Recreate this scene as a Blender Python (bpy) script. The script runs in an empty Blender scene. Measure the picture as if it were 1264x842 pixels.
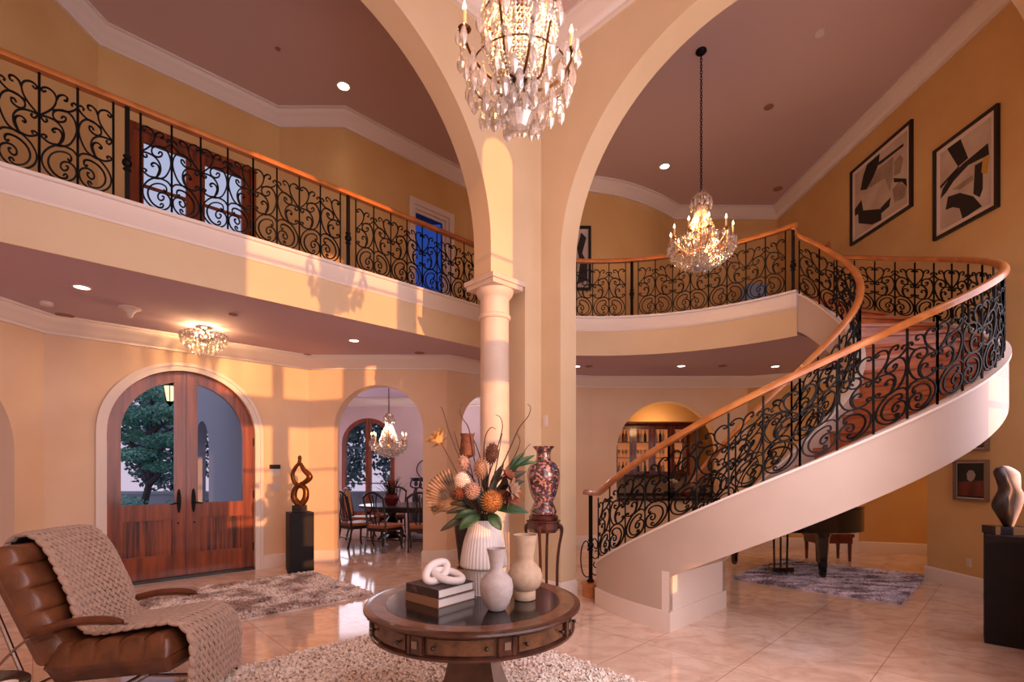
import bpy, bmesh, math, random
from math import sin, cos, pi, radians, sqrt, atan2, hypot
from mathutils import Vector, Matrix
SC = bpy.context.scene
COL = SC.collection
rnd = random.Random(7)
F, CX, HY, EH = 612.0, 632.0, 578.0, 1.55       # focal (px), principal x, horizon y, eye height
A = Vector((.719, .695)); B = Vector((-.6957, .7192))
CORNER = Vector((.356, 6.06))
def ab(a, b, z=None):
    p = CORNER + A*a + B*b
    return Vector((p.x, p.y)) if z is None else Vector((p.x, p.y, z))
def px(x, y, Y):
    return Vector(((x-CX)/F*Y, Y, EH-(y-HY)/F*Y))
def fl(x, y, z=0.):
    Y = F*(EH-z)/(y-HY); return Vector(((x-CX)/F*Y, Y, z))
def lin(c):
    return tuple(((v/255.)/12.92 if v <= 10 else ((v/255.+.055)/1.055)**2.4) for v in c)

# ---------------------------------------------------------------- mesh builder
class MB:
    def __init__(self): self.v = []; self.f = []; self.m = []; self.cur = 0
    def add(self, vs, fs):
        o = len(self.v); self.v += [tuple(p) for p in vs]
        for q in fs: self.f.append(tuple(i+o for i in q)); self.m.append(self.cur)
    def box(self, c, s, rot=0., tilt=None):
        hx, hy, hz = s[0]/2, s[1]/2, s[2]/2; R = Matrix.Rotation(rot, 3, 'Z')
        if tilt is not None: R = R @ tilt
        vs = [Vector(c)+R @ Vector((x*hx, y*hy, z*hz)) for z in (-1, 1) for y in (-1, 1) for x in (-1, 1)]
        self.add(vs, [(0,2,3,1),(4,5,7,6),(0,1,5,4),(2,6,7,3),(0,4,6,2),(1,3,7,5)])
    def bbox(self, x0, x1, y0, y1, z0, z1):
        self.box(((x0+x1)/2, (y0+y1)/2, (z0+z1)/2), (x1-x0, y1-y0, z1-z0))
    def slab(self, pts, z0, z1):
        n = len(pts); ar = sum(pts[i][0]*pts[(i+1)%n][1]-pts[(i+1)%n][0]*pts[i][1] for i in range(n))
        if ar < 0: pts = pts[::-1]
        vs = [(p[0], p[1], z0) for p in pts]+[(p[0], p[1], z1) for p in pts]
        self.add(vs, [tuple(range(n))[::-1], tuple(range(n, 2*n))]+[(i, (i+1)%n, n+(i+1)%n, n+i) for i in range(n)])
    def plate(self, pts, fr, d0, d1):
        """2-d outline (s,z) extruded along depth; fr(s,z,d)->xyz"""
        n = len(pts); ar = sum(pts[i][0]*pts[(i+1)%n][1]-pts[(i+1)%n][0]*pts[i][1] for i in range(n))
        if ar < 0: pts = pts[::-1]
        vs = [fr(s, z, d0) for s, z in pts]+[fr(s, z, d1) for s, z in pts]
        self.add(vs, [tuple(range(n)), tuple(range(n, 2*n))[::-1]]+[(i, n+i, n+(i+1)%n, (i+1)%n) for i in range(n)])
    def ring(self, outer, inner, fr, d0, d1):
        n = len(outer); vs = []
        for d in (d0, d1): vs += [fr(s, z, d) for s, z in outer]+[fr(s, z, d) for s, z in inner]
        fs = []
        for i in range(n):
            j = (i+1)%n
            fs += [(i, j, n+j, n+i), (2*n+i, 3*n+i, 3*n+j, 2*n+j), (i, 2*n+i, 2*n+j, j), (n+i, n+j, 3*n+j, 3*n+i)]
        self.add(vs, fs)
    def tube(self, path, r, k=6, closed=False, cap=True, flat=1.):
        P = [Vector(p) for p in path]; n = len(P)
        if n < 2: return
        rr = r if hasattr(r, '__len__') else [r]*n
        vs = []; up = None
        for i in range(n):
            if closed: t = P[(i+1)%n]-P[(i-1)%n]
            else: t = P[min(i+1, n-1)]-P[max(i-1, 0)]
            if t.length < 1e-9: t = Vector((0, 0, 1))
            t.normalize()
            if up is None:
                up = Vector((0, 0, 1)) if abs(t.z) < .9 else Vector((1, 0, 0))
            up = up-t*up.dot(t)
            if up.length < 1e-6: up = t.orthogonal()
            up.normalize(); w = t.cross(up)
            for j in range(k):
                a = 2*pi*j/k+pi/k
                vs.append(P[i]+(up*cos(a)*flat+w*sin(a))*rr[i])
        fs = []
        for i in range(n if closed else n-1):
            i2 = (i+1)%n
            for j in range(k):
                j2 = (j+1)%k; fs.append((i*k+j, i*k+j2, i2*k+j2, i2*k+j))
        if cap and not closed: fs += [tuple(range(k))[::-1], tuple((n-1)*k+j for j in range(k))]
        self.add(vs, fs)
    def lathe(self, prof, c=(0, 0, 0), seg=24, rfun=None, cap=True, ph=0.):
        vs = []; n = len(prof)
        for r, z in prof:
            for j in range(seg):
                a = 2*pi*j/seg+ph; q = r*(rfun(a, z) if rfun else 1.)
                vs.append((c[0]+q*cos(a), c[1]+q*sin(a), c[2]+z))
        fs = []
        for i in range(n-1):
            for j in range(seg):
                j2 = (j+1)%seg; fs.append((i*seg+j, i*seg+j2, (i+1)*seg+j2, (i+1)*seg+j))
        if cap: fs += [tuple(range(seg))[::-1], tuple((n-1)*seg+j for j in range(seg))]
        self.add(vs, fs)
    def ball(self, c, r, u=12, w=8, s=(1, 1, 1), R=None):
        vs = []; c = Vector(c)
        for i in range(w+1):
            t = pi*i/w
            for j in range(u):
                a = 2*pi*j/u; p = Vector((r*s[0]*sin(t)*cos(a), r*s[1]*sin(t)*sin(a), r*s[2]*cos(t)))
                vs.append(c+(R @ p if R is not None else p))
        self.add(vs, [(i*u+j, (i+1)*u+j, (i+1)*u+(j+1)%u, i*u+(j+1)%u) for i in range(w) for j in range(u)])
    def sweep(self, prof, path, closed=False, loop=True):
        """profile (n,z): n to the LEFT of the path direction; mitred, verticals stay vertical"""
        P = [Vector(p) for p in path]; n = len(P); k = len(prof); vs = []
        for i in range(n):
            d0 = d1 = None
            if i > 0 or closed: d0 = (P[i]-P[i-1]).xy
            if i < n-1 or closed: d1 = (P[(i+1)%n]-P[i]).xy
            if d0 is None or d0.length < 1e-9: d0 = d1
            if d1 is None or d1.length < 1e-9: d1 = d0
            d0 = d0.normalized(); d1 = d1.normalized()
            n0 = Vector((-d0.y, d0.x)); n1 = Vector((-d1.y, d1.x)); m = (n0+n1)
            m = m.normalized() if m.length > 1e-6 else n0
            sc = 1/max(.4, m.dot(n0))
            for q, z in prof: vs.append((P[i].x+m.x*q*sc, P[i].y+m.y*q*sc, P[i].z+z))
        fs = []
        for i in range(n if closed else n-1):
            i2 = (i+1)%n
            for j in range(k if loop else k-1):
                j2 = (j+1)%k; fs.append((i*k+j, i2*k+j, i2*k+j2, i*k+j2))
        if not closed and loop: fs += [tuple(range(k)), tuple((n-1)*k+j for j in range(k))[::-1]]
        self.add(vs, fs)
    def grid(self, fn, nu, nv, flip=False):
        vs = [fn(i/nu, j/nv) for j in range(nv+1) for i in range(nu+1)]; w = nu+1
        fs = [(j*w+i, j*w+i+1, (j+1)*w+i+1, (j+1)*w+i) for j in range(nv) for i in range(nu)]
        if flip: fs = [q[::-1] for q in fs]
        self.add(vs, fs)
    def xf(self, M, start=0):
        for i in range(start, len(self.v)): self.v[i] = tuple(M @ Vector(self.v[i]))
    def build(self, name, mat, parent=None, smooth=35, recalc=True, bevel=0.):
        me = bpy.data.meshes.new(name); me.from_pydata(self.v, [], self.f)
        mats = mat if isinstance(mat, (list, tuple)) else [mat]
        for q in mats: me.materials.append(q)
        if len(mats) > 1: me.polygons.foreach_set('material_index', self.m)
        if recalc:
            b = bmesh.new(); b.from_mesh(me); bmesh.ops.recalc_face_normals(b, faces=b.faces); b.to_mesh(me); b.free()
        if smooth:
            me.polygons.foreach_set('use_smooth', [True]*len(me.polygons)); me.set_sharp_from_angle(angle=radians(smooth))
        me.update()
        o = bpy.data.objects.new(name, me); COL.objects.link(o)
        if parent is not None: o.parent = parent
        if bevel:
            md = o.modifiers.new('bevel', 'BEVEL'); md.width = bevel; md.segments = 2; md.limit_method = 'ANGLE'; md.angle_limit = radians(40)
        return o

def smoothpts(pts, n=6, closed=False):
    """Catmull-Rom through points of any dimension"""
    P = [Vector(p) for p in pts]; out = []; N = len(P)
    rng = range(N) if closed else range(N-1)
    for i in rng:
        if closed: a, b, c, d = P[(i-1)%N], P[i], P[(i+1)%N], P[(i+2)%N]
        else: a, b, c, d = P[max(i-1, 0)], P[i], P[i+1], P[min(i+2, N-1)]
        for k in range(n):
            t = k/n
            out.append(.5*((2*b)+(c-a)*t+(2*a-5*b+4*c-d)*t*t+(3*b-a-3*c+d)*t**3))
    if not closed: out.append(P[-1])
    return out

def thing(name, label, cat, loc=(0, 0, 0), rz=0., group=None):
    o = bpy.data.objects.new(name, None); COL.objects.link(o); o.empty_display_size = .1
    o.location = loc; o.rotation_euler = (0, 0, rz); tag(o, label, cat, group); return o
def tag(o, label, cat, group=None):
    o['label'] = label; o['category'] = cat
    if group: o['group'] = group
    return o
def struct(o, label=None):
    o['kind'] = 'structure'
    if label: o['label'] = label
    return o
def dup(root, loc=None, rz=None, label=None):
    r = root.copy(); COL.objects.link(r)
    if loc is not None: r.location = loc
    if rz is not None: r.rotation_euler = (0, 0, rz)
    if label: r['label'] = label
    def rec(src, dst):
        for ch in list(src.children):
            c = ch.copy(); COL.objects.link(c); c.parent = dst; rec(ch, c)
    rec(root, r); return r

# ---------------------------------------------------------------- materials
def mat(name, col, rough=.6, metal=0., col2=None, scale=8., stretch=(1, 1, 1), bump=0., bscale=None, detail=4., spec=.5, coat=0., sheen=0., contrast=(.35, .65)):
    m = bpy.data.materials.new(name); m.use_nodes = True; nt = m.node_tree; b = nt.nodes['Principled BSDF']
    b.inputs['Base Color'].default_value = (*lin(col), 1); b.inputs['Roughness'].default_value = rough
    b.inputs['Metallic'].default_value = metal; b.inputs['Specular IOR Level'].default_value = spec
    b.inputs['Coat Weight'].default_value = coat; b.inputs['Coat Roughness'].default_value = .08
    b.inputs['Sheen Weight'].default_value = sheen
    if col2 is not None or bump:
        tc = nt.nodes.new('ShaderNodeTexCoord'); mp = nt.nodes.new('ShaderNodeMapping'); mp.inputs['Scale'].default_value = stretch
        nt.links.new(tc.outputs['Object'], mp.inputs['Vector'])
    if col2 is not None:
        nz = nt.nodes.new('ShaderNodeTexNoise'); nz.inputs['Scale'].default_value = scale; nz.inputs['Detail'].default_value = detail
        nt.links.new(mp.outputs[0], nz.inputs['Vector'])
        cr = nt.nodes.new('ShaderNodeValToRGB'); cr.color_ramp.elements[0].position, cr.color_ramp.elements[1].position = contrast
        cr.color_ramp.elements[0].color = (*lin(col), 1); cr.color_ramp.elements[1].color = (*lin(col2), 1)
        nt.links.new(nz.outputs['Fac'], cr.inputs[0]); nt.links.new(cr.outputs[0], b.inputs['Base Color'])
    if bump:
        n2 = nt.nodes.new('ShaderNodeTexNoise'); n2.inputs['Scale'].default_value = bscale or scale; n2.inputs['Detail'].default_value = 3
        nt.links.new(mp.outputs[0], n2.inputs['Vector'])
        bp = nt.nodes.new('ShaderNodeBump'); bp.inputs['Strength'].default_value = bump; bp.inputs['Distance'].default_value = .01
        nt.links.new(n2.outputs['Fac'], bp.inputs['Height']); nt.links.new(bp.outputs[0], b.inputs['Normal'])
    return m
def emit(name, col, strength):
    m = bpy.data.materials.new(name); m.use_nodes = True; nt = m.node_tree; b = nt.nodes['Principled BSDF']
    b.inputs['Base Color'].default_value = (*lin(col), 1); b.inputs['Emission Color'].default_value = (*lin(col), 1); b.inputs['Emission Strength'].default_value = strength
    return m
def glassy(name, tint=(255, 255, 255), gl=.12, rough=.02, fres=4., edge=.6, diff=0.):
    """thin pane / crystal: clear with a fresnel reflection (no caustics needed)"""
    m = bpy.data.materials.new(name); m.use_nodes = True; nt = m.node_tree; nt.nodes.remove(nt.nodes['Principled BSDF'])
    out = nt.nodes['Material Output']; tr = nt.nodes.new('ShaderNodeBsdfTransparent'); tr.inputs[0].default_value = (*lin(tint), 1)
    g = nt.nodes.new('ShaderNodeBsdfGlossy'); g.inputs['Roughness'].default_value = rough
    fr = nt.nodes.new('ShaderNodeLayerWeight'); fr.inputs['Blend'].default_value = .5
    pw = nt.nodes.new('ShaderNodeMath'); pw.operation = 'POWER'; pw.inputs[1].default_value = fres; nt.links.new(fr.outputs['Facing'], pw.inputs[0])
    ad = nt.nodes.new('ShaderNodeMath'); ad.operation = 'MULTIPLY_ADD'; ad.inputs[1].default_value = edge; ad.inputs[2].default_value = gl; ad.use_clamp = True
    tl = None
    if diff:
        df = nt.nodes.new('ShaderNodeBsdfDiffuse'); df.inputs[0].default_value = (.9, .88, .86, 1); tl = nt.nodes.new('ShaderNodeMixShader'); tl.inputs[0].default_value = diff
        nt.links.new(tr.outputs[0], tl.inputs[1]); nt.links.new(df.outputs[0], tl.inputs[2])
    mx = nt.nodes.new('ShaderNodeMixShader')
    nt.links.new(pw.outputs[0], ad.inputs[0]); nt.links.new(ad.outputs[0], mx.inputs[0])
    nt.links.new((tl or tr).outputs[0], mx.inputs[1]); nt.links.new(g.outputs[0], mx.inputs[2]); nt.links.new(mx.outputs[0], out.inputs['Surface'])
    return m

M = {}
M['wall'] = mat('wall_cream', (228, 200, 160), .75, col2=(220, 190, 150), scale=1.3, bump=.04, bscale=60)
M['wallp'] = mat('wall_pale', (238, 209, 178), .75, col2=(232, 199, 165), scale=1.3, bump=.04, bscale=60)
M['gold'] = mat('wall_gold', (222, 184, 126), .75, col2=(214, 172, 112), scale=1.3, bump=.04, bscale=60)
M['lilac'] = mat('wall_lilac', (226, 206, 206), .75, col2=(220, 198, 198), scale=1.3, bump=.04, bscale=60)
M['soffit'] = mat('soffit_paint', (198, 176, 190), .85)
M['stairplaster'] = mat('stair_plaster', (202, 182, 168), .5, col2=(194, 172, 156), scale=1.3)
M['taupe'] = mat('wall_dim', (168, 146, 142), .8, col2=(158, 136, 132), scale=1.3)  # left room walls toned down, the room's dimness put into the paint
M['arch'] = mat('arch_plaster', (226, 201, 166), .7, col2=(218, 191, 154), scale=1., bump=.05, bscale=40)
M['trim'] = mat('trim_white', (236, 222, 212), .45)
M['ceil'] = mat('ceiling_paint', (206, 178, 172), .85)
M['stone'] = mat('column_stone', (228, 206, 188), .55, col2=(216, 192, 172), scale=3.)
M['stucco'] = mat('porch_stucco', (190, 188, 200), .85)
M['iron'] = mat('wrought_iron', (12, 9, 9), .5, spec=.18)
M['oak'] = mat('oak_handrail', (206, 132, 70), .3, col2=(178, 104, 48), scale=6, stretch=(1, 1, 1), coat=.4)
M['stairwood'] = mat('mahogany_tread', (198, 114, 66), .3, col2=(164, 84, 46), scale=5, stretch=(1, 1, 6), coat=.3)
M['doorwood'] = mat('mahogany_door', (160, 78, 38), .34, col2=(96, 40, 20), scale=2.2, stretch=(7, 7, .5), coat=.35, contrast=(.3, .7))
M['doorpanel'] = mat('mahogany_panel', (150, 72, 36), .34, col2=(58, 22, 14), scale=2.6, stretch=(8, 8, .25), coat=.35, contrast=(.4, .6))
M['darkred'] = mat('dark_cherry', (112, 40, 26), .35, col2=(72, 22, 15), scale=3, stretch=(4, 4, .6), coat=.3)
M['ebony'] = mat('ebony_wood', (34, 22, 24), .35, col2=(22, 13, 14), scale=5, coat=.3)
M['blackpaint'] = mat('black_pedestal', (30, 26, 30), .6, col2=(20, 18, 22), scale=4, spec=.3)
M['piano'] = mat('piano_lacquer', (10, 8, 9), .12, coat=1.)
M['tablewood'] = mat('walnut_table', (78, 42, 28), .3, col2=(48, 24, 17), scale=6, stretch=(2, 2, 2), coat=.4)
M['tablerim'] = mat('walnut_band', (120, 70, 42), .3, col2=(80, 42, 24), scale=14, coat=.4)
M['tabletop'] = mat('black_leather_inlay', (30, 22, 22), .16, col2=(18, 13, 14), scale=5, spec=.35, coat=.2)
M['burl'] = mat('burl_drawer', (106, 68, 38), .35, col2=(70, 42, 22), scale=22, coat=.4)
M['leather'] = mat('cognac_leather', (122, 74, 46), .34, col2=(90, 52, 32), scale=7, bump=.12, bscale=90, coat=.15)
M['chrome'] = mat('chrome', (190, 180, 176), .18, 1.)
M['armwood'] = mat('arm_wood', (112, 60, 36), .35, col2=(82, 40, 24), scale=8, coat=.3)
M['knit'] = mat('knit_wool', (192, 162, 144), .95, col2=(174, 144, 126), scale=30, bump=.4, bscale=220, sheen=.3)
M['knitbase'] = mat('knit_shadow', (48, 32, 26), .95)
M['rugcream'] = mat('rug_cream', (255, 244, 234), .95, col2=(240, 218, 204), scale=4, sheen=.2)
M['rugtaupe'] = mat('rug_taupe', (250, 234, 226), .95, col2=(170, 142, 132), scale=3.2, sheen=.2, contrast=(.42, .6))
M['ruggrey'] = mat('rug_grey', (240, 230, 244), .95, col2=(128, 110, 124), scale=2.6, stretch=(1, 3, 1), sheen=.2, contrast=(.4, .62))
M['bronze'] = mat('bronze', (150, 92, 44), .32, .85, col2=(104, 58, 26), scale=6)
M['porcwhite'] = mat('matte_white_ceramic', (226, 216, 212), .55)
M['greyclay'] = mat('grey_ceramic', (184, 172, 168), .7, col2=(172, 158, 154), scale=30)
M['creamclay'] = mat('cream_ceramic', (190, 164, 138), .7, col2=(180, 152, 126), scale=30)
M['paper'] = mat('book_pages', (222, 214, 210), .8)
M['bookdark'] = mat('book_dark_cover', (60, 46, 46), .5, col2=(96, 80, 78), scale=24, contrast=(.5, .62))
M['booktan'] = mat('book_tan_cover', (150, 112, 86), .6)
M['brass'] = mat('antique_brass', (120, 78, 40), .35, .9, col2=(84, 50, 26), scale=12)
M['gilt'] = mat('gilt_metal', (190, 132, 66), .3, .9)
M['bulb'] = emit('candle_bulb', (255, 214, 150), 22.)
M['candle'] = mat('candle_sleeve', (236, 200, 150), .5)
M['down'] = emit('downlight_lens', (255, 232, 206), 14.)
M['grille'] = mat('ceiling_grille', (150, 110, 92), .7)
M['plastic'] = mat('white_plastic', (226, 210, 200), .5)
M['darkplastic'] = mat('dark_display', (22, 22, 26), .3)
M['crystal'] = glassy('crystal', (255, 246, 236), .30, .16, 2., .5, diff=.30)
M['glass'] = glassy('window_glass', (246, 248, 250), .0, .0, 6., .12)
M['duskglass'] = glassy('dusk_sky_glass', (120, 152, 204), .0, .0, 6., .12)  # blue of the dusk sky put into the pane's tint
M['frame'] = mat('black_frame', (18, 14, 15), .35)
M['matboard'] = mat('mat_board', (232, 212, 202), .8)
M['canvas'] = mat('painted_canvas', (208, 190, 176), .8, col2=(190, 168, 150), scale=3)
M['canvasgrey'] = mat('painted_grey', (170, 150, 132), .8, col2=(146, 126, 108), scale=5)
M['ink'] = mat('black_paint', (26, 22, 22), .6)
M['ochre'] = mat('ochre_paint', (196, 150, 60), .7)
M['silver'] = mat('silver_frame', (136, 114, 98), .4, .5)
M['leaf'] = mat('leaf_green', (52, 80, 42), .5, col2=(36, 66, 30), scale=12)
M['leafdark'] = mat('leaf_dark', (40, 50, 34), .55, col2=(66, 50, 34), scale=9)
M['twig'] = mat('twig_brown', (78, 48, 36), .8)
M['palm'] = mat('dried_palm', (168, 138, 112), .85, col2=(112, 84, 64), scale=20)
M['pbrown'] = mat('banksia_brown', (122, 74, 50), .9, col2=(84, 46, 30), scale=30, bump=.6, bscale=70)
M['ptan'] = mat('banksia_tan', (164, 128, 102), .9, col2=(130, 92, 68), scale=40, bump=.6, bscale=80)
M['porange'] = mat('pincushion_orange', (184, 126, 64), .9, col2=(140, 84, 38), scale=34, bump=.8, bscale=70)
M['pwhite'] = mat('banksia_white', (234, 218, 204), .9, col2=(206, 180, 160), scale=40, bump=.6, bscale=80)
M['ppink'] = mat('protea_pink', (190, 156, 140), .9, col2=(150, 112, 98), scale=50, bump=.9, bscale=60)
M['pyellow'] = mat('protea_yellow', (230, 184, 110), .8, col2=(190, 132, 70), scale=9)
M['prust'] = mat('rust_petal', (140, 74, 42), .8, col2=(96, 44, 26), scale=12)
M['foliage'] = mat('tree_leaves', (176, 226, 200), .7, col2=(78, 142, 128), scale=1.2, contrast=(.35, .62))
M['foliagehaze'] = mat('tree_leaves_hazy', (156, 176, 180), .7, col2=(86, 112, 118), scale=1.4)  # grey lilac haze of distance put into the leaf colour
M['bark'] = mat('tree_bark', (90, 78, 84), .9)
M['lawn'] = mat('garden_ground', (110, 128, 104), .95, col2=(150, 148, 150), scale=.9)
M['path'] = mat('porch_paving', (170, 164, 172), .8)
M['counter'] = mat('black_granite', (24, 20, 22), .15, col2=(46, 38, 38), scale=60)
M['backsplash'] = mat('bar_backsplash', (196, 160, 118), .6)
M['bottle_amber'] = mat('amber_bottle', (150, 70, 26), .1, coat=.5)
M['bottle_green'] = mat('green_bottle', (50, 66, 40), .1, coat=.5)
M['bottle_clear'] = mat('pale_bottle', (226, 190, 160), .1, coat=.5)
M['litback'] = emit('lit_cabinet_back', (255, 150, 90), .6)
M['seatleather'] = mat('tan_seat_leather', (170, 100, 54), .5)
M['tapestry'] = mat('tan_upholstery', (190, 132, 76), .8)
M['red'] = mat('red_planter', (110, 28, 22), .5)
M['redflower'] = mat('red_bromeliad', (150, 40, 26), .6)
M['verdigris'] = mat('dark_verdigris', (70, 72, 92), .5, .3)
M['blackstone'] = mat('black_bronze', (34, 26, 23), .4, col2=(66, 48, 38), scale=9)
M['whitestone'] = mat('white_marble', (236, 222, 214), .5, col2=(206, 190, 184), scale=9)
M['screenblue'] = mat('pale_blue_fabric', (150, 176, 220), .8)
M['carvedwood'] = mat('carved_rosewood', (62, 26, 22), .3, coat=.4)

def travertine():
    m = bpy.data.materials.new('polished_travertine'); m.use_nodes = True; nt = m.node_tree; b = nt.nodes['Principled BSDF']; L = nt.links.new
    tc = nt.nodes.new('ShaderNodeTexCoord'); mp = nt.nodes.new('ShaderNodeMapping'); mp.inputs['Rotation'].default_value = (0, 0, -atan2(A.y, A.x)); L(tc.outputs['Object'], mp.inputs[0])
    br = nt.nodes.new('ShaderNodeTexBrick'); br.offset = 0; br.inputs['Scale'].default_value = 1.; br.inputs['Brick Width'].default_value = .78; br.inputs['Row Height'].default_value = .78
    br.inputs['Mortar Size'].default_value = .004; br.inputs['Mortar Smooth'].default_value = .3
    br.inputs['Color1'].default_value = (*lin((242, 220, 204)), 1); br.inputs['Color2'].default_value = (*lin((234, 208, 190)), 1); br.inputs['Mortar'].default_value = (*lin((196, 156, 134)), 1)
    L(mp.outputs[0], br.inputs['Vector'])
    mp2 = nt.nodes.new('ShaderNodeMapping'); mp2.inputs['Scale'].default_value = (1, 1.5, 1); mp2.inputs['Rotation'].default_value = (0, 0, -.75); L(tc.outputs['Object'], mp2.inputs[0])
    nz = nt.nodes.new('ShaderNodeTexNoise'); nz.inputs['Scale'].default_value = 3.2; nz.inputs['Detail'].default_value = 9; nz.inputs['Roughness'].default_value = .62; nz.inputs['Distortion'].default_value = 1.; L(mp2.outputs[0], nz.inputs['Vector'])
    cr = nt.nodes.new('ShaderNodeValToRGB'); cr.color_ramp.elements[0].position = .4; cr.color_ramp.elements[1].position = .66
    cr.color_ramp.elements[0].color = (*lin((255, 250, 246)), 1); cr.color_ramp.elements[1].color = (*lin((204, 172, 154)), 1); L(nz.outputs['Fac'], cr.inputs[0])
    mx = nt.nodes.new('ShaderNodeMix'); mx.data_type = 'RGBA'; mx.blend_type = 'MULTIPLY'; mx.inputs['Factor'].default_value = .55
    L(br.outputs['Color'], mx.inputs['A']); L(cr.outputs[0], mx.inputs['B']); L(mx.outputs['Result'], b.inputs['Base Color'])
    b.inputs['Roughness'].default_value = .085; b.inputs['Specular IOR Level'].default_value = .85
    return m
M['floor'] = travertine()
def porcelain():
    m = bpy.data.materials.new('painted_porcelain'); m.use_nodes = True; nt = m.node_tree; b = nt.nodes['Principled BSDF']; L = nt.links.new
    tc = nt.nodes.new('ShaderNodeTexCoord'); v = nt.nodes.new('ShaderNodeTexVoronoi'); v.inputs['Scale'].default_value = 46; L(tc.outputs['Object'], v.inputs['Vector'])
    cr = nt.nodes.new('ShaderNodeValToRGB'); e = cr.color_ramp.elements; e[0].position = .0; e[0].color = (*lin((60, 34, 44)), 1); e[1].position = 1.; e[1].color = (*lin((196, 160, 160)), 1)
    for p, c in ((.3, (88, 56, 70)), (.45, (176, 130, 124)), (.6, (70, 84, 66)), (.72, (170, 118, 98)), (.85, (84, 62, 96))):
        q = e.new(p); q.color = (*lin(c), 1)
    cr.color_ramp.interpolation = 'CONSTANT'
    sp = nt.nodes.new('ShaderNodeSeparateColor'); L(v.outputs['Color'], sp.inputs[0]); L(sp.outputs[0], cr.inputs[0]); L(cr.outputs[0], b.inputs['Base Color'])
    b.inputs['Roughness'].default_value = .18; b.inputs['Coat Weight'].default_value = .6
    return m
M['porcelain'] = porcelain()
# ================================================================ SETTING
def wframe(p0, p1):
    p0 = Vector(p0); p1 = Vector(p1); d = (p1-p0); L = d.length; d = d/L; n = Vector((-d.y, d.x))
    return (lambda s, z, dep: (p0.x+d.x*s+n.x*dep, p0.y+d.y*s+n.y*dep, z)), L
def arcpts(cx, cz, r, a0, a1, n):
    return [(cx+r*cos(radians(a0+(a1-a0)*i/n)), cz+r*sin(radians(a0+(a1-a0)*i/n))) for i in range(n+1)]
def wall(name, p0, p1, z0, z1, notches=(), th=.25, m='wall', ext0=0., ext1=0.):
    fr, L = wframe(p0, p1); pts = [(-ext0, z0)]
    for q in notches:
        s0, s1, top, kind = q
        if kind == 'arch':
            r = (s1-s0)/2; pts += [(s0, z0)]+arcpts((s0+s1)/2, top-r, r, 180, 0, 28)+[(s1, z0)]
        else: pts += [(s0, z0), (s0, top), (s1, top), (s1, z0)]
    pts += [(L+ext1, z0), (L+ext1, z1), (-ext0, z1)]
    b = MB(); b.plate(pts, fr, 0, th); return struct(b.build(name, M[m], smooth=30))

ZS, ZF, ZC = 3.38, 3.95, 7.15          # soffit under the gallery, gallery floor, upper ceiling
# floor
b = MB(); b.slab([(-8.2, -2.6), (8.6, -2.6), (8.6, 9.2), (6.6, 10.2), (6.6, 13.6), (-5.3, 13.6), (-3.6, 8.42), (-5.75, 6.22), (-5.9, 6.0), (-8.2, 6.0)], -.12, 0)
struct(b.build('floor', M['floor'], smooth=0))
# lower walls, left to right
DW0 = Vector((-5.62, 5.95)); DW1 = Vector((-3.344, 8.156))
wall('wall_left', (-5.62, 2.2), DW0, 0, ZS, [(1.35, 3.4, 2.78, 'arch')], ext1=.1, m='wallp')
DS0, DS1 = .583, 2.355; DR = (DS1-DS0)/2; DSP = 2.03
wall('wall_entry', DW0, DW1, 0, ZS, [(DS0, DS1, DSP+DR, 'arch')], ext0=.0, ext1=.08, m='wallp')
wall('wall_dining', DW1, (-1.07, 8.156), 0, ZS, [(.414, 1.878, 2.92, 'arch')], m='wallp')
wall('wall_passage', (-1.07, 8.156), (.5, 9.67), 0, ZS, [(.31, 1.5, 2.84, 'arch')], m='wallp')
wall('wall_corner', (.5, 9.67), (1.62, 10.0), 0, ZS, m='wallp')
wall('wall_bar', (1.62, 10.0), (4.75, 10.0), 0, ZS, [(.49, 2.55, 2.9, 'arch')], m='wallp')
wall('wall_piano', (4.75, 10.0), (6.38, 9.2), 0, ZS, m='gold')
wall('wall_nook', (6.38, 9.2), (8.4, 8.5), 0, ZS, m='gold')
# rooms beyond the arches
wall('wall_leftroom', (-8.0, 2.2), (-8.0, 6.4), 0, ZS, m='taupe')
wall('wall_leftroom_end', (-8.0, 5.6), (-5.87, 5.95), 0, ZS, m='taupe')
wall('wall_dining_left', (-3.5, 8.35), (-5.1, 13.1), 0, ZS, m='lilac', th=-.2)
fr, L_ = wframe((-5.3, 13.0), (1.4, 13.0))
WX0, WX1 = .88, 2.18      # dining window along this wall
WX0 = px(422, 0, 13.0).x+5.3; WX1 = px(487, 0, 13.0).x+5.3
wr = (WX1-WX0)/2; wtop = 2.86
pts = [(0, 0), (WX0, 0), (WX0, .0)]+arcpts((WX0+WX1)/2, wtop-wr, wr, 180, 0, 24)+[(WX1, 0), (L_, 0), (L_, ZS), (0, ZS)]
b = MB(); b.plate(pts, fr, 0, .25); struct(b.build('wall_dining_back', M['lilac'], smooth=30))
wall('wall_dining_right', (-.35, 13.0), (-.1, 9.4), 0, ZS, m='lilac', th=.15)
wall('wall_passage_back', (.0, 11.2), (1.5, 11.2), 0, ZS, m='wallp')
wall('wall_bar_back', (1.4, 12.6), (6.0, 12.6), 0, ZS, m='gold')
wall('wall_bar_left', (1.45, 10.2), (1.45, 12.6), 0, ZS, th=.12, m='gold')
wall('wall_bar_right', (5.0, 12.6), (5.0, 10.2), 0, ZS, m='gold')
b = MB(); b.bbox(1.5, 5.0, 11.35, 11.6, 2.62, ZS); struct(b.build('trim_7', M['gold']))     # beam in the bar
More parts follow.
